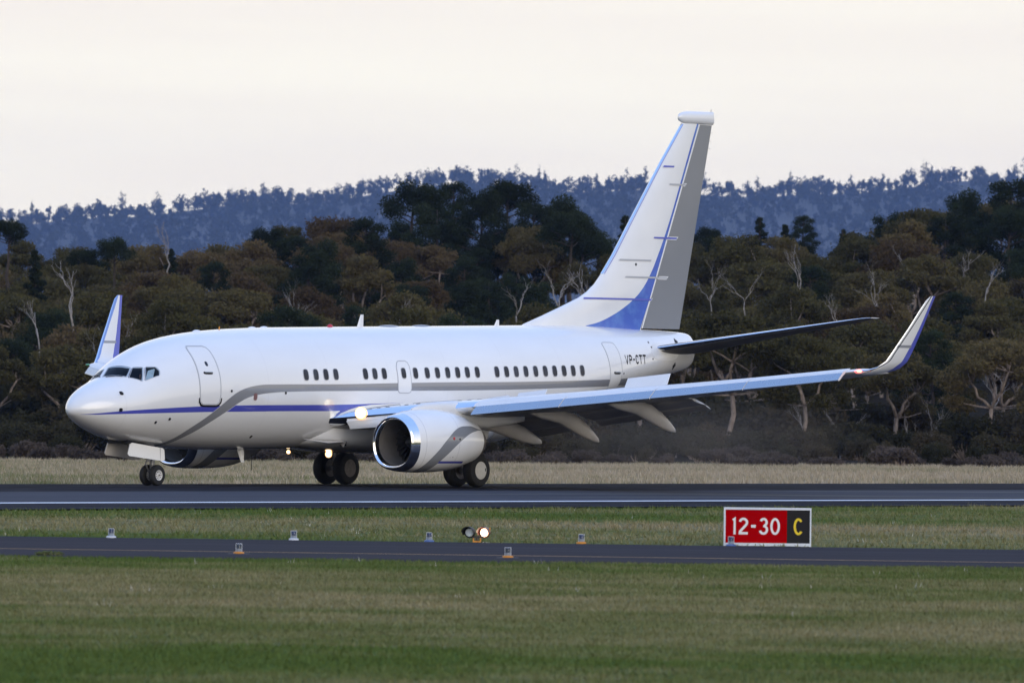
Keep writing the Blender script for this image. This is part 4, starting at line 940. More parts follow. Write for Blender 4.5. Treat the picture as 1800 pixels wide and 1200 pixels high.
# ------------------------------------------------------------------ runway sign
SC = 0.00125
def sgn(px, py): return ((px - 890) * SC, (810 - py) * SC)
sign = bpy.data.objects.new('runway_sign', None); COL.objects.link(sign); sign.location = (19.855, -88.78, -0.245); sign.rotation_euler.z = 0.012
tag(sign, 'red and black taxiway sign reading 12-30 C in a white frame', 'sign')
def sbox(name, x0, x1, y0, y1, d0, d1, mat, par):
    (a, z1), (c, z0) = sgn(x0, y0), sgn(x1, y1)
    b = MB(); b.box(((a + c) / 2, (d0 + d1) / 2, (z0 + z1) / 2), (c - a, d1 - d0, z1 - z0)); return b.build(name, mat, par)
sbox('red_panel', 150, 1228, 168, 750, -0.105, 0.10, M['red'], sign); sbox('black_panel', 1228.5, 1632, 168, 750, -0.105, 0.10, M['black'], sign)
fr = sbox('frame', 124, 1656, 130, 168, -0.13, 0.13, M['frame'], sign)
for q in ((124, 150, 168, 812), (1632, 1656, 168, 812), (150, 1632, 750, 800)): sbox('frame_rail', *q, -0.13, 0.13, M['frame'], fr)
sbox('back_panel', 150, 1632, 168, 750, 0.102, 0.128, M['frame'], sign)
def put_(dz): return lambda a, c: (sgn(a, c)[0], -0.108 - dz, sgn(a, c)[1])
def arcs(cx, cy, rx, ry, a0, a1, n=18): return [(cx + rx * math.cos(math.radians(a0 + (a1 - a0) * i / n)), cy - ry * math.sin(math.radians(a0 + (a1 - a0) * i / n))) for i in range(n + 1)]
b = MB()
stroke(b, [(279, 352), (311, 328), (311, 602)], 40, put_(0)); stroke(b, arcs(465, 392, 62, 63, 168, -25) + [(492, 455), (406, 552), (404, 580), (545, 580)], 42, put_(0))
stroke(b, [(600, 456), (682, 456)], 48, put_(0)); stroke(b, arcs(820, 385, 52, 57, 160, -70), 42, put_(0)); stroke(b, [(815, 446)] + arcs(818, 516, 62, 66, 62, -165), 42, put_(0.002))
stroke(b, arcs(1022, 456, 65, 127, 0, 360, 40)[:-1], 40, put_(0), closed=True); b.build('legend', M['letter'], sign)
b = MB(); stroke(b, arcs(1432, 456, 65, 127, 42, 318, 34), 40, put_(0)); b.build('legend', M['yellow'], sign)
b = MB()
for x in (-0.8, 0, 0.8): b.box((x, 0, 0.004), (0.12, 0.2, 0.02))
b.build('foot_plate', M['alu'], sign)

# ------------------------------------------------------------------ taxiway edge lights
def edge_light(X, Y, base, label, sc=1.0, mat=None, lens='blue_lens', group='taxiway edge lights'):
    o = bpy.data.objects.new('taxiway_light', None); COL.objects.link(o); o.location = (X, Y, zg(X, Y) + 0.012 if mat is None else TZ); o.scale = (sc,) * 3
    tag(o, label, 'light', group)
    b = MB(); b.lathe([(0, 0.11), (0.03, 0.11), (0.042, 0.085), (0.045, 0)], (0, 0, 1), (0, 0, 0.0), 24); b.build('base', base, o, True)
    b = MB(); b.lathe([(0.045, 0.060), (0.10, 0.060), (0.106, 0.050), (0.107, 0)], (0, 0, 1), (0, 0, 0), 24); b.build('collar', M['lamp_grey'], o, True)
    b = MB(); b.lathe([(0.107, 0.03), (0.135, 0.046), (0.165, 0.052), (0.19, 0.052), (0.196, 0.046), (0.197, 0)], (0, 0, 1), (0, 0, 0), 20); b.build('lens', M[lens], o, True)
    b = MB(); b.lathe([(0.105, 0.058), (0.19, 0.058), (0.200, 0.052), (0.204, 0)], (0, 0, 1), (0, 0, 0), 24); b.build('glass_dome', M['dome_glass'], o, True)
    b = MB()
    for a in (0.2, math.pi - 0.2): b.box((0.0635 * math.cos(a), 0.0635 * math.sin(a) - .0, 0.125), (0.009, 0.012, 0.16))
    b.box((0, 0, 0.207), (0.128, 0.05, 0.007)); b.build('cage', M['frame'], o)
    if mat:
        b = MB(); b.lathe([(-0.018, 0.235), (-0.004, 0.235), (0.0, 0.20), (0.001, 0)], (0, 0, 1), (0, 0, 0.005), 28); b.build('ground_plate', mat, o, True)
    return o
M['lamp_grey'] = plain('lamp_body_grey', (0.26, 0.30, 0.35), 0.4, 0, 0.3, 20)
BB = plain('blue_base_paint', (0.08, 0.16, 0.40), 0.4, 0, 0.2, 10)
for X, Y, base, lb in ((5.40, -87.55, M['frame'], 'small silver and blue edge light, furthest left beyond the taxiway'), (9.44, -87.9, M['frame'], 'small silver and blue edge light, second from left beyond the taxiway'), (12.43, -88.2, BB, 'small blue based edge light just left of the paired guard lamps'), (15.78, -88.3, M['orange'], 'small edge light on an orange base between the guard lamps and the sign'), (19.05, -89.25, BB, 'small blue edge light standing before the red sign')):
    edge_light(X, Y, base, lb)
for X, Y, lb in ((8.78, -105.45, 'orange based edge light on a black disc, left one on the near taxiway edge'), (14.17, -106.55, 'orange based edge light on a black disc, right one below the guard lamps')):
    edge_light(X, Y, M['orange'], lb, 0.98, M['black'], 'dark_lens')

# ------------------------------------------------------------------ runway guard light: two hooded lamps, right one lit
gl = bpy.data.objects.new('runway_guard_light', None); COL.objects.link(gl); gl.location = (13.48, -88.1, -0.245); gl.rotation_euler.z = -0.10
tag(gl, 'paired hooded guard lamps on an orange bracket, right lamp glowing', 'light')
for k, x in enumerate((-0.165, 0.165)):
    lit = k == 1; c = Vector((x, 0, 0.225)); ax = Vector((-0.22, -1, -0.06)).normalized()
    b = MB(); b.lathe([(-0.16, 0.05), (-0.14, 0.10), (-0.02, 0.125), (0.0, 0.125), (0.0, 0.098)], ax, c, 28); hs = b.build('lamp_housing', M['black'] if not lit else plain('guard_hood_lamplit', (0.09, 0.012, 0.006), 0.4), gl, True)  # the lit lamp's red glow is put into its housing and hood colour
    u = Vector((0, 0, 1)) - ax * ax.z; u.normalize(); v = ax.cross(u); rows = []
    for h, r in ((0.0, 0.128), (0.07, 0.136), (0.17, 0.14), (0.17, 0.134), (0.0, 0.122)):
        rows.append([c + ax * h * (1 if abs(t) < 1.5 else 0.55) + (u * math.cos(t) + v * math.sin(t)) * r for t in [-2.0 + 4.0 * j / 20 for j in range(21)]])
    b = MB(); b.grid(rows); b.build('hood', hs.data.materials[0], gl, True)
    b = MB(); b.lathe([(0.0, 0.096), (0.02, 0.088), (0.03, 0.05), (0.034, 0)], ax, c, 28); ln = b.build('lens', M['guard'] if lit else M['pale_lens'], gl, True)
    if lit:
        b = MB()
        for q in range(8):
            a = 2 * math.pi * q / 8; b.lathe([(0.026, 0.024), (0.034, 0.022), (0.036, 0)], ax, c + (u * math.cos(a) + v * math.sin(a)) * 0.056, 8)
        b.lathe([(0.034, 0.02), (0.04, 0.018), (0.041, 0)], ax, c, 8); b.build('diodes', M['guard_dot'], ln)
        b = MB(); b.box(c + Vector((0.118, 0.0, 0.075)), (0.02, 0.03, 0.07)); b.build('side_marker', M['orange'], gl)
b = MB()
b.box((0, 0.02, 0.025), (0.17, 0.12, 0.03)); b.box((-0.078, 0.02, 0.07), (0.016, 0.10, 0.07)); b.box((0.078, 0.02, 0.07), (0.016, 0.10, 0.07)); b.build('bracket', M['orange'], gl)
b = MB(); b.box((0, 0.03, 0.125), (0.30, 0.05, 0.05)); b.tube([(0, 0.03, 0.0), (0, 0.03, 0.12)], 0.03, 8); b.build('cross_arm', M['dark'], gl)
b = MB(); b.box((0.19, 0.0, 0.004), (0.16, 0.05, 0.014)); b.build('cable_cover', M['letter'], gl)

# ------------------------------------------------------------------ foliage and bark
def leaf_mat(name, lo, hi, tip=None, tr=0.15):
    t = NT(name)
    geo = t.node('ShaderNodeNewGeometry'); oi = t.node('ShaderNodeObjectInfo')
    n = t.noise(t.coord(), 0.45, 3)
    f = t.math('ADD', t.math('MULTIPLY', geo.outputs['Random Per Island'], 0.38), t.math('MULTIPLY', t.rng(n, 0.3, 0.7), 0.62))
    c = t.mix(f, lo, hi)
    if tip: c = t.mix(t.math('MULTIPLY', t.rng(oi.outputs['Random'], 0.35, 1.0), 0.8), c, tip)
    k = t.rng(oi.outputs['Random'], 0, 1, 0.75, 1.2)
    hs = t.node('ShaderNodeHueSaturation'); t.l.new(c, hs.inputs['Color']); t.l.new(k, hs.inputs['Value'])
    m_ = t.set(color=hs.outputs[0], rough=0.7, spec=0.1)
    tl = t.node('ShaderNodeBsdfTranslucent'); t.l.new(hs.outputs[0], tl.inputs[0]); ms = t.node('ShaderNodeMixShader'); ms.inputs[0].default_value = 0.38
    t.l.new(t.b.outputs[0], ms.inputs[1]); t.l.new(tl.outputs[0], ms.inputs[2]); t.l.new(ms.outputs[0], t.n['Material Output'].inputs[0]); return m_
M['gum'] = leaf_mat('gum_foliage', (0.042, 0.0375, 0.0135), (0.140, 0.120, 0.041), (0.132, 0.094, 0.039))
M['rust'] = leaf_mat('rusty_gum_foliage', (0.055, 0.0365, 0.016), (0.136, 0.089, 0.040), (0.128, 0.092, 0.042))
M['pine'] = leaf_mat('pine_foliage', (0.013, 0.0185, 0.008), (0.038, 0.050, 0.0205))
M['bush'] = leaf_mat('bush_foliage', (0.025, 0.0245, 0.011), (0.070, 0.064, 0.029), (0.070, 0.051, 0.028))
M['shrub'] = leaf_mat('dry_shrub_foliage', (0.060, 0.046, 0.036), (0.135, 0.105, 0.085))
M['far'] = leaf_mat('far_forest_foliage', (0.030, 0.034, 0.020), (0.048, 0.052, 0.033))
def bark(name, a, b_):
    t = NT(name); co = t.coord(); n = t.noise(t.scaled(co, (2, 2, 0.6)), 2.0, 5); return t.set(color=t.mix(t.rng(n, 0.35, 0.65), a, b_), rough=0.85, spec=0.2)
M['gum_bark'] = bark('gum_bark', (0.13, 0.10, 0.08), (0.33, 0.27, 0.23)); M['pine_bark'] = bark('pine_bark', (0.03, 0.024, 0.02), (0.07, 0.055, 0.045)); M['dead_bark'] = bark('dead_wood', (0.20, 0.18, 0.165), (0.38, 0.35, 0.325))
def leaves(seed, clumps, per, size, aspect=0.5, upright=0.0):
    """clumps: (x,y,z,rx,ry,rz); leaf quads spread through each, denser towards the outside"""
    r = np.random.default_rng(seed); Cs, Sz = [], []
    vol = np.array([c[3] * c[4] for c in clumps]); n_each = np.maximum(20, (per * len(clumps) * vol / vol.sum())).astype(int)
    for c, n in zip(clumps, n_each):
        d = r.normal(size=(n, 3)); d /= np.linalg.norm(d, axis=1)[:, None]
        rad = r.random(n) ** 0.45; rad *= 1 + 0.22 * r.normal(size=n) * (r.random(n) < 0.4)
        p = d * rad[:, None] * np.array(c[3:6]) + np.array(c[:3]); Cs.append(p)
    P = np.concatenate(Cs); n = len(P)
    a = r.normal(size=(n, 3)); a[:, 2] *= (1 - upright); a[:, 2] += upright * r.normal(size=n) * 2.5; a /= np.linalg.norm(a, axis=1)[:, None]
    q = r.normal(size=(n, 3)); q -= (q * a).sum(1)[:, None] * a; q /= np.linalg.norm(q, axis=1)[:, None]
    s = size * (0.55 + 0.9 * r.random(n))[:, None]
    A = a * s; Q = q * s * aspect
    V = np.stack([P - A, P + Q * 0.9 - A * 0.1, P + A, P - Q + A * 0.1], 1).reshape(-1, 3)
    return mesh_np('crown', V, np.arange(4 * n).reshape(n, 4), 4)
def limb_mesh(name, limbs, n=6):
    b = MB()
    for pts, rad in limbs: b.tube(pts, rad, n)
    me = bpy.data.meshes.new(name); me.from_pydata(b.v, [], b.f); me.polygons.foreach_set('use_smooth', [True] * len(me.polygons)); return me
def wander(r, p0, p1, k, amp):
    p0, p1 = Vector(p0), Vector(p1); o_ = []
    for i in range(k + 1):
        t = i / k; q = p0.lerp(p1, t); s_ = math.sin(math.pi * t) * amp; o_.append(q + Vector((r.uniform(-1, 1), r.uniform(-1, 1), r.uniform(-.4, .4))) * s_)
    return o_
def make_gum(seed, h, rad, nc=12, mat='gum', open_=0.0):
    r = random.Random(seed); fork = Vector((r.uniform(-.6, .6), r.uniform(-.6, .6), h * r.uniform(0.25, 0.42)))
    limbs = [(wander(r, (0, 0, -1.0), fork, 4, 0.18), [0.25, 0.22, 0.20, 0.19, 0.18])]; clumps = []
    mains = r.choice((2, 3, 3)); a0 = r.uniform(0, 6.28); tips = []
    for k in range(mains):
        a = a0 + 6.28 * k / mains + r.uniform(-.4, .4); d = rad * r.uniform(0.30, 0.5)
        e = Vector((math.cos(a) * d, math.sin(a) * d, h * r.uniform(0.58, 0.72))); limbs.append((wander(r, fork, e, 4, 0.35), [0.15, 0.13, 0.12, 0.10, 0.085])); tips.append(e)
    for k in range(nc):
        a = 6.28 * k * 0.618 + r.uniform(-.3, .3); q = math.sqrt((k + 0.5) / nc); d = rad * (0.82 * q)
        z = h * (0.90 - 0.26 * q * q) + r.uniform(-.6, .5); cr = rad * r.uniform(0.26, 0.40)
        c = Vector((math.cos(a) * d, math.sin(a) * d, z)); clumps.append((c.x, c.y, c.z, cr, cr, cr * r.uniform(0.5, 0.68)))
        e = min(tips, key=lambda t_: (t_ - c).length); limbs.append((wander(r, e, c + Vector((0, 0, cr * 0.15)), 3, 0.3), [0.075, 0.06, 0.04, 0.02]))
    for k in range(3):   # lower ragged sprays
        a = r.uniform(0, 6.28); d = rad * r.uniform(0.4, 0.8); z = h * r.uniform(0.40, 0.56); cr = rad * r.uniform(.18, .28); clumps.append((math.cos(a) * d, math.sin(a) * d, z, cr, cr, cr * 0.6))
        limbs.append((wander(r, fork, (math.cos(a) * d, math.sin(a) * d, z), 3, .3), [0.07, 0.05, 0.04, 0.02]))
    return limb_mesh('trunk', limbs), leaves(seed, clumps, 800, 0.145, 0.5), M['gum_bark'], M[mat]
def make_pine(seed, h, rad, style):
    r = random.Random(seed); limbs = [(wander(r, (0, 0, -1), (r.uniform(-.5, .5), 0, h * 0.96), 6, 0.25), [0.32, 0.29, 0.25, 0.2, 0.15, 0.1, 0.04])]; clumps = []
    n = {'umbrella': 15, 'round': 26, 'spire': 18}[style]
    for k in range(n):
        t = (k + 0.5) / n; a = k * 2.4 + r.uniform(-.5, .5)
        if style == 'umbrella': z = h * (0.74 + 0.21 * t); d = rad * (0.95 - 0.5 * t) * math.sqrt(r.random()); cr = rad * r.uniform(.24, .36)
        elif style == 'round': z = h * (0.28 + 0.68 * t); d = rad * (0.25 + 0.75 * math.sin(math.pi * min(1, 0.2 + t * 0.78))) * r.uniform(.35, .95); cr = rad * r.uniform(.22, .34)
        else: z = h * (0.2 + 0.76 * t); d = rad * (1.05 - t) * r.uniform(.2, .8); cr = rad * (0.42 - 0.22 * t)
        c = Vector((math.cos(a) * d, math.sin(a) * d, z)); clumps.append((c.x, c.y, c.z, cr, cr, cr * r.uniform(.5, .75)))
        limbs.append((wander(r, (0, 0, z - 0.25 * d - .3), c, 2, 0.15), [0.08, 0.06, 0.03]))
    return limb_mesh('trunk', limbs), leaves(seed + 50, clumps, 620, 0.15, 0.32, 0.3), M['pine_bark'], M['pine']
def make_dead(seed, h, spread, lev0=3, rad0=0.15):
    r = random.Random(seed); limbs = []
    def grow_(p, d, l, rad, lev):
        e = p + d * l; pts = wander(r, p, e, 4, l * 0.09); limbs.append((pts, [rad * (1 - 0.13 * i) for i in range(5)]))
        if lev == 0: return
        for k in range(r.choice((2, 3))):
            nd = (d + Vector((r.uniform(-1, 1), r.uniform(-1, 1), r.uniform(-.25, .55))) * spread).normalized(); grow_(pts[r.choice((2, 3, 4))], nd, l * r.uniform(.5, .8), rad * 0.52, lev - 1)
    grow_(Vector((0, 0, -1)), Vector((r.uniform(-.1, .1), 0, 1)).normalized(), h * 0.48, rad0, lev0)
    return limb_mesh('trunk', limbs, 5), None, M['dead_bark'], None
def make_bush(seed, h, rad, mat):
    r = random.Random(seed); clumps = []; limbs = []
    for k in range(9):
        a = r.uniform(0, 6.28); d = rad * math.sqrt(r.random()) * 0.75; cr = rad * r.uniform(.28, .45); z = h * r.uniform(.25, .72); clumps.append((math.cos(a) * d, math.sin(a) * d, z, cr, cr, h * .30)); limbs.append((wander(r, (0, 0, -.3), (math.cos(a) * d, math.sin(a) * d, z), 2, .1), [.06, .04, .02]))
    return limb_mesh('stem', limbs, 5), leaves(seed, clumps, 420, 0.13 if h > 1.5 else 0.075, 0.5), M['gum_bark'], M[mat]
LIB = {'gum': [make_gum(11 + k, hh, rr, nc) for k, (hh, rr, nc) in enumerate(((11, 4.6, 13), (10, 4.2, 11), (12, 4.4, 12), (9, 4.4, 12), (11, 3.6, 10)))],
       'rust': [make_gum(31 + k, hh, rr, nc, 'rust') for k, (hh, rr, nc) in enumerate(((10, 4.4, 12), (11, 4.0, 11), (9, 4.0, 11)))],
       'umbrella': [make_pine(51, 13, 4.2, 'umbrella'), make_pine(52, 12, 3.6, 'umbrella')], 'round': [make_pine(53, 13, 4.0, 'round'), make_pine(54, 12, 3.6, 'round')], 'spire': [make_pine(55, 9, 2.2, 'spire'), make_pine(56, 8, 1.8, 'spire')],
       'dead': [make_dead(71, 10, 0.62), make_dead(74, 9, 0.75), make_dead(77, 10, 0.5), make_dead(72, 9, 0.6, 4, 0.12), make_dead(75, 9, 0.7, 4, 0.11)],
       'bush': [make_bush(81, 2.6, 2.2, 'bush'), make_bush(82, 2.2, 2.4, 'bush'), make_bush(83, 3.0, 2.0, 'bush')], 'shrub': [make_bush(91, 0.85, 1.0, 'shrub'), make_bush(92, 0.7, 1.2, 'shrub'), make_bush(93, 1.0, 0.9, 'shrub')]}
NAMES = {'gum': ('gum_tree', 'tree'), 'rust': ('gum_tree', 'tree'), 'umbrella': ('pine_tree', 'tree'), 'round': ('pine_tree', 'tree'), 'spire': ('pine_tree', 'tree'), 'dead': ('dead_tree', 'tree'), 'bush': ('bush', 'bush'), 'shrub': ('low_shrub', 'shrub')}
DESC = {'gum': 'olive gum tree', 'rust': 'rusty gum tree', 'umbrella': 'dark flat topped pine', 'round': 'dark rounded pine', 'spire': 'dark narrow pine', 'dead': 'bare pale dead tree', 'bush': 'dark bush', 'shrub': 'low grey brown shrub'}
ZONES = [(115, 'left of airliner nose'), (230, 'behind far winglet'), (420, 'behind cockpit roof'), (640, 'behind forward cabin roof'), (900, 'behind mid cabin roof'), (1110, 'left of tail fin'), (1260, 'right beside tail fin'), (1420, 'above inner tailplane'), (1560, 'above outer tailplane'), (1680, 'behind near winglet'), (9999, 'right of near winglet')]
GRP = {'gum': 'gum trees of the wood behind the runway', 'rust': 'gum trees of the wood behind the runway', 'umbrella': 'pines of the wood behind the runway', 'round': 'pines of the wood behind the runway', 'spire': 'pines of the wood behind the runway', 'dead': 'dead trees in the wood', 'bush': 'bushes under the wood edge', 'shrub': 'low shrubs along the far grass'}
used = {}
SEEN = {}
def plant(kind, X, dist, scale=1.0, z=None, var=None, rot=None, label=None, row=''):
    Y = dist - CAM_D; v = var if var is not None else rng.randrange(len(LIB[kind])); tm, cm, bt, lf = LIB[kind][v % len(LIB[kind])]
    nm, cat = NAMES[kind]; o = bpy.data.objects.new(nm, None); COL.objects.link(o)
    o.location = (X, Y, (zg(X, Y) if z is None else z)); o.rotation_euler.z = rot if rot is not None else rng.uniform(0, 6.28); o.scale = (scale, scale, scale * rng.uniform(0.94, 1.06))
    u = pix_u(X, dist); zone = next(t for lim, t in ZONES if u < lim)
    if not label:
        label = DESC[kind] + (', ' + row if row else '') + ', ' + zone; SEEN.setdefault(label, []).append((u, o))
    tag(o, label, cat, GRP[kind])
    link('trunk' if kind not in ('bush', 'shrub') else 'stem', tm, o, bt)
    if cm: link('crown' if kind not in ('bush', 'shrub') else 'foliage', cm, o, lf)
    return o
def at_u(u, dist): return CAM_X + (u - 900) * dist / F_PX
def plant_top(kind, u, vtop, dist, hgt, label=None, var=0, rot=0.0, sc=1.0, row=''):
    """stand a tree so that its top reaches the given height in the view; it is sunk or raised with the slope"""
    X = at_u(u, dist); ztop = CAM_H + (HOR - vtop) * dist / F_PX; return plant(kind, X, dist, sc, ztop - hgt * sc, var, rot, label, row)
ROWS = [(652, 6.6, 'front row'), (672, 7.0, 'second row'), (694, 7.2, 'low slope'), (718, 7.2, 'low slope'), (745, 7.0, 'mid slope'), (774, 5.8, 'mid slope'), (804, 5.4, 'high slope'), (834, 5.2, 'high slope'), (864, 5.0, 'near ridge'), (892, 5.2, 'on ridge')]
for k, (dist, sp_, row) in enumerate(ROWS):
    half = dist * 900 / F_PX + 12; X = CAM_X - half + rng.uniform(0, sp_)
    while X < CAM_X + half:
        u = pix_u(X, dist); q = rng.random(); pn = 0.10
        if 440 < u < 720: pn = 0.30
        if 680 < u < 1040 and k > 4: pn = 0.6
        kind = 'round' if q < pn else ('rust' if q < pn + (0.26 if u < 640 or u > 1690 else 0.10) else 'gum')
        if kind == 'round' and rng.random() < .35: kind = 'umbrella'
        d = dist + rng.uniform(-7, 7); s_ = rng.uniform(0.78, 1.08)
        if kind in ('round', 'umbrella'): s_ *= 0.85
        plant(kind, X, d, s_, row=row); X += sp_ * rng.uniform(0.72, 1.28)
# trees one can pick out in the skyline
for u, v, kind, d, hgt, sc, var, lb in (
    (725, 330, 'umbrella', 880, 13, 1.0, 0, 'flat topped dark pine, leftmost of the tall clump before the hills'), (795, 322, 'round', 885, 13, 0.8, 0, 'narrow dark pine, second from left in the tall clump'),
    (890, 303, 'umbrella', 890, 13, 1.05, 1, 'tallest dark pine with a flat head in the middle of the clump'), (985, 317, 'round', 880, 13, 1.12, 1, 'broad rounded dark pine at the right end of the tall clump'),
    (845, 345, 'round', 870, 12, 1.0, 1, 'dark pine filling the middle of the tall clump'), (935, 350, 'round', 875, 13, 0.95, 0, 'dark pine below the broad rounded one in the clump'), (760, 372, 'round', 872, 12, 1.0, 1, 'dark pine under the flat topped one at the clump left'), (1000, 372, 'umbrella', 860, 12, 0.9, 1, 'dark pine low at the clump right end'),
    (640, 395, 'round', 850, 12, 0.95, 0, 'dark pine on the slope left of the tall clump'), (560, 420, 'round', 830, 12, 0.95, 1, 'dark pine on the slope above the forward cabin'), (470, 400, 'umbrella', 880, 12, 0.72, 1, 'dark pine on the ridge above the cockpit door'), (590, 372, 'rust', 890, 10, 1.0, 0, 'rounded brown gum on the ridge left of the tall clump'),
    (1097, 377, 'spire', 890, 9, 0.8, 0, 'small dark pine against the tail fin edge'), (1333, 380, 'spire', 890, 9, 0.75, 0, 'small dark pine, left of three on the ridge right of the fin'), (1378, 380, 'spire', 895, 8, 0.8, 1, 'small thin dark pine, middle of three right of the fin'), (1410, 380, 'round', 890, 12, 0.5, 0, 'small round dark pine, right of three right of the fin'), (1240, 402, 'umbrella', 890, 12, 0.5, 0, 'small flat pine just right of the fin'), (1480, 385, 'spire', 885, 9, 0.6, 1, 'tiny dark pine on the ridge above the tailplane'),
    (1690, 318, 'round', 885, 13, 1.1, 1, 'broad dark pine on the ridge above the near winglet'), (1775, 303, 'round', 880, 13, 1.15, 0, 'tall dark pine at the right edge of the ridge'), (1560, 372, 'round', 885, 12, 0.8, 1, 'dark pine on the ridge above the winglet base'), (1625, 348, 'gum', 880, 11, 1.0, 0, 'broad gum on the ridge below the right hand pines'),
    (12, 388, 'umbrella', 800, 12, 0.62, 1, 'dark pine at the left edge against the blue hills'), (60, 450, 'spire', 800, 8, 0.8, 1, 'small dark pine beside the left edge pine'), (200, 422, 'umbrella', 850, 13, 0.62, 0, 'flat topped dark pine right of the dead tree'), (300, 438, 'spire', 850, 9, 0.55, 0, 'dark pine below the bare thin tree on the left ridge'), (150, 440, 'umbrella', 860, 12, 0.6, 1, 'dark pine between the dead tree and the flat topped pine')):
    plant_top(kind, u, v, d, hgt, lb, var, rng.uniform(0, 6), sc)
for u, v, d, hgt, sc, var, rot, lb in ((128, 432, 700, 9.5, 0.75, 0, 0.4, 'bare white dead tree standing left of the far winglet'), (293, 390, 845, 9.5, 0.55, 2, 1.2, 'bare thin dead tree poking above the left ridge'), (985, 452, 700, 9, 0.72, 1, 2.0, 'bare pale dead tree left of the fin root'), (1030, 465, 705, 9, 0.62, 2, 0.3, 'bare pale dead tree against the fin leading edge'), (1405, 430, 760, 9.5, 0.55, 2, 0.9, 'bare white dead trunk on the slope right of the fin'), (1310, 468, 730, 9, 0.5, 1, 4.0, 'bare pale dead tree above the tailplane'), (40, 640, 668, 9.5, 0.7, 0, 5.0, 'bare dead tree in front at the left edge'), (215, 560, 672, 9, 0.7, 1, 3.2, 'bare leaning dead tree behind the cockpit'), (1590, 640, 660, 9.5, 0.62, 0, 2.2, 'bare grey dead tree below the near winglet'), (1480, 700, 655, 9, 0.5, 1, 1.0, 'bare low dead tree under the wingtip'), (1690, 405, 820, 9.5, 0.7, 0, 2.6, 'bare pale limbs among gums below the right hand pines'), (1600, 415, 815, 9, 0.65, 1, .6, 'bare pale limbs among gums left of the winglet tip'), (905, 480, 715, 9, 0.6, 1, 5.2, 'bare dead tree behind the mid cabin roof'),
    (70, 500, 690, 9, 0.7, 3, 0.0, 'thin twiggy dead tree at far left, beside the white dead tree'), (170, 600, 668, 9, 0.6, 4, 1.0, 'thin twiggy dead tree just left of the far winglet'), (330, 520, 690, 9, 0.6, 3, 2.0, 'thin twiggy dead tree above the front door'), (520, 505, 690, 9, 0.55, 4, 3.0, 'thin twiggy dead tree above the forward cabin windows'), (700, 500, 692, 9, 0.5, 3, 4.0, 'thin twiggy dead tree above the engine, behind the roof'), (1250, 455, 735, 9, 0.5, 4, 0.5, 'thin twiggy dead tree just right of the fin'), (1470, 470, 735, 9, 0.7, 3, 1.5, 'thin twiggy dead tree above the tailplane tip'), (1540, 455, 760, 9, 0.6, 4, 2.5, 'thin twiggy dead tree left of the near winglet tip'), (1730, 420, 790, 9, 0.7, 3, 3.5, 'thin twiggy dead tree high at the right edge'), (1745, 600, 668, 9, 0.75, 4, 5.0, 'thin twiggy dead tree low at the right edge'), (1420, 670, 652, 9, 0.6, 3, 0.2, 'thin twiggy dead tree under the near wing'), (1640, 700, 650, 9, 0.6, 4, 1.1, 'thin twiggy dead tree under the near winglet')):
    plant_top('dead', u, v, d, hgt, lb, var, rot, sc)
# bushes under the wood edge and the low shrubs on the far grass
for dist, sp_ in ((562, 4.2), (590, 4.4), (618, 4.6), (634, 4.6), (648, 4.0), (664, 3.6), (690, 4.4), (840, 5.2), (878, 4.6)):
    half = dist * 900 / F_PX + 8; X = CAM_X - half
    while X < CAM_X + half:
        u = pix_u(X, dist); s_ = rng.uniform(0.7, 1.15) * (1.0 if u < 300 else 0.82) * (0.62 if dist < 600 else 1.0 if dist < 640 else 1.55 if dist < 655 else 2.3)
        plant('bush', X, dist + rng.uniform(-4, 4), s_, row={562: 'edge of dry grass', 590: 'behind dry grass edge', 618: 'before first trees', 634: 'foot of wood', 648: 'under front trees', 664: 'between front trunks', 690: 'deep among trunks', 840: 'below ridge trees', 878: 'under ridge trees'}[dist]); X += sp_ * rng.uniform(.7, 1.3)
for dist, sp_ in ((526, 2.4), (540, 2.6)):
    X = at_u(-60, dist)
    while X < at_u(1850, dist):
        if rng.random() < 0.86: plant('shrub', X, dist + rng.uniform(-5, 5), rng.uniform(0.8, 1.3), row='far line' if dist == 540 else 'near line')
        X += sp_ * rng.uniform(.6, 1.4)

ORD = 'first second third fourth fifth sixth seventh eighth ninth tenth eleventh twelfth thirteenth fourteenth fifteenth sixteenth'.split()
for lb, lst in SEEN.items():          # plants that would share a label are told apart from left to right
    lst.sort(key=lambda p: p[0])
    if len(lst) > 1:
        for k, (u, o) in enumerate(lst): o['label'] = lb + ', ' + ORD[min(k, 15)] + ' from left'
# ------------------------------------------------------------------ far hills with their forest
HILL = [(-2500, 430), (-600, 400), (0, 405), (60, 402), (150, 390), (250, 388), (350, 372), (450, 362), (550, 362), (630, 348), (700, 335), (800, 322), (850, 322), (950, 335), (1050, 336), (1130, 328), (1250, 340), (1330, 342), (1420, 334), (1500, 334), (1600, 320), (1700, 308), (1760, 314), (1850, 316), (2400, 300), (4000, 330)]
HS = 2.7     # the ridge stands about seventeen kilometres away
def z_hill(X, dist):
    zr = CAM_H + (HOR - interp(pix_u(X, 6500 * HS), HILL)) * 6500 * HS / F_PX
    if dist <= 6500 * HS: t = (dist - 4700 * HS) / (1800.0 * HS); return -3 + (zr + 3) * max(0, t) ** 0.85
    return zr - (dist - 6500 * HS) * 0.06
hx_ = arr(-2450, 2500, 75); hd = arr(12700, 20000, 270)
hv = [(X, d - CAM_D, z_hill(X, d)) for d in hd for X in hx_]; n = len(hx_)
hl = link('hills', mesh_np('hills', hv, [(j * n + i, j * n + i + 1, (j + 1) * n + i + 1, (j + 1) * n + i) for j in range(len(hd) - 1) for i in range(n - 1)], 4), None, plain('hill_soil', (0.045, 0.045, 0.03), 0.95, 0, 0.3, 0.01), True); tag(hl, kind='structure')
r_ = np.random.default_rng(5); TV = []
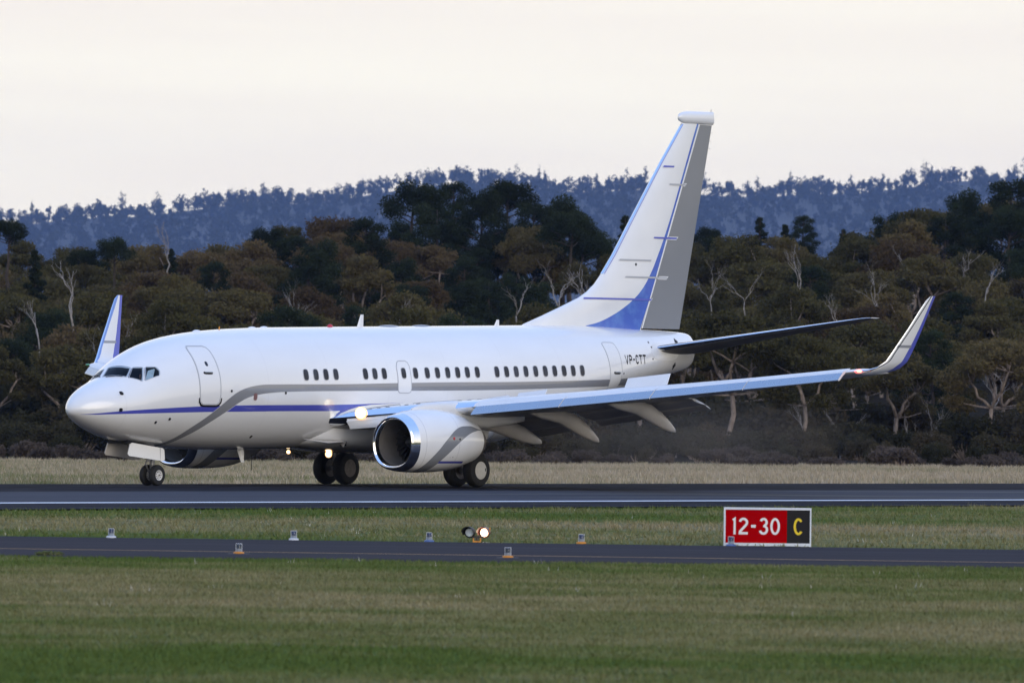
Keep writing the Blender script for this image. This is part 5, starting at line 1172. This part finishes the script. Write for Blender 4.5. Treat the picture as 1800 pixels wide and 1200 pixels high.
for k in range(5600):
    ridge = k < 700
    X = r_.uniform(-1740, 1800); dd = HS * (6500 + r_.uniform(-25, 50) if ridge else 5250 + 1270 * r_.random() ** 0.8)
    z0 = z_hill(X, dd); h = HS * (6 + 9 * r_.random() ** 1.6 if ridge else r_.uniform(7, 14)); w_ = h * r_.uniform(0.16, 0.34)
    if ridge and r_.random() < 0.16: h *= 1.5; w_ *= 0.75
    m = 120 if ridge else 60; u3 = r_.normal(size=(m, 3)); u3 /= np.linalg.norm(u3, axis=1)[:, None]; rr = r_.random(m) ** 0.5
    lo_ = r_.uniform(0.02, 0.34) if ridge else 0.3; zc = h * (lo_ + 1) / 2
    q3 = u3 * rr[:, None]; taper = 1 - 0.45 * np.clip(q3[:, 2], -1, 1)      # narrower towards the top
    P = q3 * np.array([w_, w_, h * (1 - lo_) / 2]); P[:, 0] *= taper; P = P + np.array([X, dd - CAM_D, z0 + zc]); P[:, 0] += 0.3 * w_ * np.sin(P[:, 2] * 0.5 + k)
    a = r_.normal(size=(m, 3)); a /= np.linalg.norm(a, axis=1)[:, None]; q = np.cross(a, r_.normal(size=(m, 3))); q /= np.linalg.norm(q, axis=1)[:, None]; s_ = HS * r_.uniform(0.5, 1.25 if ridge else 2.0, m)[:, None]
    TV.append(np.stack([P - a * s_, P + q * s_ * .8, P + a * s_], 1).reshape(-1, 3))
    t0 = np.array([X, dd - CAM_D, z0 - 1]); t1 = t0 + np.array([r_.normal() * 0.5, 0, h * 0.85]); TV.append(np.array([t0 + [-.5, 0, 0], t0 + [.5, 0, 0], t1]))
TV = np.concatenate(TV); ff = link('far_forest', mesh_np('far_forest', TV, np.arange(len(TV)).reshape(-1, 3), 3), None, M['far']); tag(ff, 'blue hazed forest covering the far hills', 'forest', kind='stuff')

# ------------------------------------------------------------------ grass blades
def grass_mat(name):
    t = NT(name); col, c, a = grass_colour(t, t.coord()); geo = t.node('ShaderNodeNewGeometry')
    k = t.rng(geo.outputs['Random Per Island'], 0, 1, 0.84, 1.16); hs = t.node('ShaderNodeHueSaturation'); t.l.new(col, hs.inputs['Color']); t.l.new(k, hs.inputs['Value'])
    hs.inputs['Saturation'].default_value = 0.95
    return t.set(color=hs.outputs[0], rough=0.85, spec=0.0)
M['grass'] = grass_mat('grass_blades')
zgv = {}
def grass(name, label, regions, cat='grass', mat='grass'):
    r = np.random.default_rng(len(name) * 7 + 3); VV = []
    for (n, fx, hmin, hmax, wd, lean) in regions:
        P = fx(r, n); P = P[:n]; n2 = len(P)
        for kk in range(3):
            ang = r.uniform(0, 6.283, n2); h = r.uniform(hmin, hmax, n2); off = r.normal(size=(n2, 2)) * hmax * 0.5
            b0 = np.column_stack([P[:, 0] + off[:, 0], P[:, 1] + off[:, 1], P[:, 2]]); dx = np.column_stack([np.cos(ang), np.sin(ang), 0 * ang]) * wd
            tip = b0 + np.column_stack([r.normal(size=n2) * lean * h, r.normal(size=n2) * lean * h, h]); VV.append(np.stack([b0 - dx, b0 + dx, tip], 1).reshape(-1, 3))
    V = np.concatenate(VV); o = link(name, mesh_np(name, V, np.arange(len(V)).reshape(-1, 3), 3), None, M[mat]); tag(o, label, cat, kind='stuff'); return o
def near_strip(d0, d1):
    def f(r, n):
        d = np.sqrt(r.uniform(d0 ** 2, d1 ** 2, n)); X = CAM_X + r.uniform(-1.08, 1.08, n) * d * 900 / F_PX * 1.1; Y = d - CAM_D
        k = Y < t_near(X) - 0.9 - 0.7 * np.sin(X * 1.3) * np.sin(X * .37); return np.column_stack([X, Y, np.full(n, -0.255)])[k]
    return f
def mid_strip(r, n):
    X = r.uniform(-40, 66, n); Y = r.uniform(-91, 10, n); k = (X * S_ - Y * C_ > 26.75 + 0.25 * np.sin((X * C_ + Y * S_) * 1.1) * np.sin((X * C_ + Y * S_) * 0.31)) & (Y > t_far(X) + 0.02 + 0.25 * np.sin(X * 0.9) * np.sin(X * 0.37)) & (np.abs(X - CAM_X) < (Y + CAM_D) * .0655)
    X, Y = X[k], Y[k]; return np.column_stack([X, Y, [z_ground(a, c) - 0.01 for a, c in zip(X, Y)]])
def far_strip(r, n):
    X = r.uniform(-36, 64, n); Y = 30 + 228 * r.random(n) ** 1.15; k = (X * S_ - Y * C_ < -27.5) & (np.abs(X - CAM_X) < (Y + CAM_D) * .064)
    X, Y = X[k], Y[k]; return np.column_stack([X, Y, [z_ground(a, c) - 0.02 for a, c in zip(X, Y)]])
grass('mown_grass', 'short mown green and straw grass on both sides of the taxiway', [(90000, near_strip(92, 171), 0.03, 0.085, 0.012, 0.5), (1500, near_strip(110, 171), 0.07, 0.13, 0.005, 0.35), (75000, mid_strip, 0.05, 0.13, 0.02, 0.5), (1800, mid_strip, 0.12, 0.22, 0.007, 0.3)])
grass('dry_grass', 'long dry straw coloured grass between the runway and the wood', [(60000, far_strip, 0.12, 0.32, 0.035, 0.35)])
# white seed heads and clover flowers scattered in the grass
M['flower'] = plain('white_flower', (0.55, 0.52, 0.45), 0.7)
def flowers(r, n):
    P = np.concatenate([mid_strip(r, n * 3), near_strip(125, 171)(r, n // 3)]); return P
grass('clover_flowers', 'tiny pale seed heads scattered through the grass', [(110, flowers, 0.06, 0.14, 0.008, 0.3)], 'flowers', 'flower')
b = MB(); b.add([(0, 0, 0)], [])
tu = leaves(401, [(0, 0, 0.06, 0.28, 0.2, 0.09), (0.35, 0, 0.05, 0.2, 0.15, 0.07), (-.25, 0.05, 0.04, .2, .15, .06)], 220, 0.05, 0.2, 0.6)
o = link('grass_tuft', tu, None, M['grass']); o.scale = (0.62, 0.8, 0.62); o.location = (5.17, -109.6, -0.23); tag(o, 'green weed tuft growing on the near taxiway edge at left', 'weed')

# ------------------------------------------------------------------ haze between here and the hills
hm = bpy.data.materials.new('haze_air'); hm.use_nodes = True; hn = hm.node_tree; hn.nodes.clear()
ho = hn.nodes.new('ShaderNodeOutputMaterial'); hp = hn.nodes.new('ShaderNodeVolumePrincipled'); hn.links.new(hp.outputs[0], ho.inputs['Volume'])
hp.inputs['Color'].default_value  = (0.345, 0.525, 1.0, 1); hp.inputs['Density'].default_value = 1.95e-5; hp.inputs['Anisotropy'].default_value = 0.0
b = MB(); b.box((14, 9900, 297), (5600, 21000, 610)); o = b.build('haze', hm); tag(o, 'pale blue evening haze', 'haze', kind='stuff')

# brown hot exhaust and dust blown back behind the near engine
em = bpy.data.materials.new('exhaust_dust'); em.use_nodes = True; e_ = em.node_tree; e_.nodes.clear(); EL = e_.links
eo = e_.nodes.new('ShaderNodeOutputMaterial'); ev = e_.nodes.new('ShaderNodeVolumePrincipled'); EL.new(ev.outputs[0], eo.inputs['Volume'])
ev.inputs['Color'].default_value = (0.62, 0.54, 0.47, 1)
et = e_.nodes.new('ShaderNodeTexCoord'); emp = e_.nodes.new('ShaderNodeMapping'); EL.new(et.outputs['Object'], emp.inputs[0]); emp.inputs['Scale'].default_value = (1 / 11.0, 1 / 3.6, 1 / 1.6)
eg = e_.nodes.new('ShaderNodeTexGradient'); eg.gradient_type = 'SPHERICAL'; EL.new(emp.outputs[0], eg.inputs[0])
en = e_.nodes.new('ShaderNodeTexNoise'); en.inputs['Scale'].default_value = 0.5; en.inputs['Detail'].default_value = 3; EL.new(et.outputs['Object'], en.inputs[0])
m1 = e_.nodes.new('ShaderNodeMath'); m1.operation = 'MULTIPLY'; EL.new(eg.outputs[1], m1.inputs[0]); EL.new(en.outputs[0], m1.inputs[1])
m2 = e_.nodes.new('ShaderNodeMath'); m2.operation = 'MULTIPLY'; EL.new(m1.outputs[0], m2.inputs[0]); m2.inputs[1].default_value = 0.06; EL.new(m2.outputs[0], ev.inputs['Density'])
b = MB(); b.box((0, 0, 0), (22, 7.2, 3.2)); o = b.build('exhaust_haze', em); o.location = a2w(26.0, 4.4, 1.68); o.rotation_euler.z = TH; tag(o, 'faint brown exhaust and dust blown behind the near engine', 'exhaust', kind='stuff')
S.cycles.volume_step_rate = 2.0
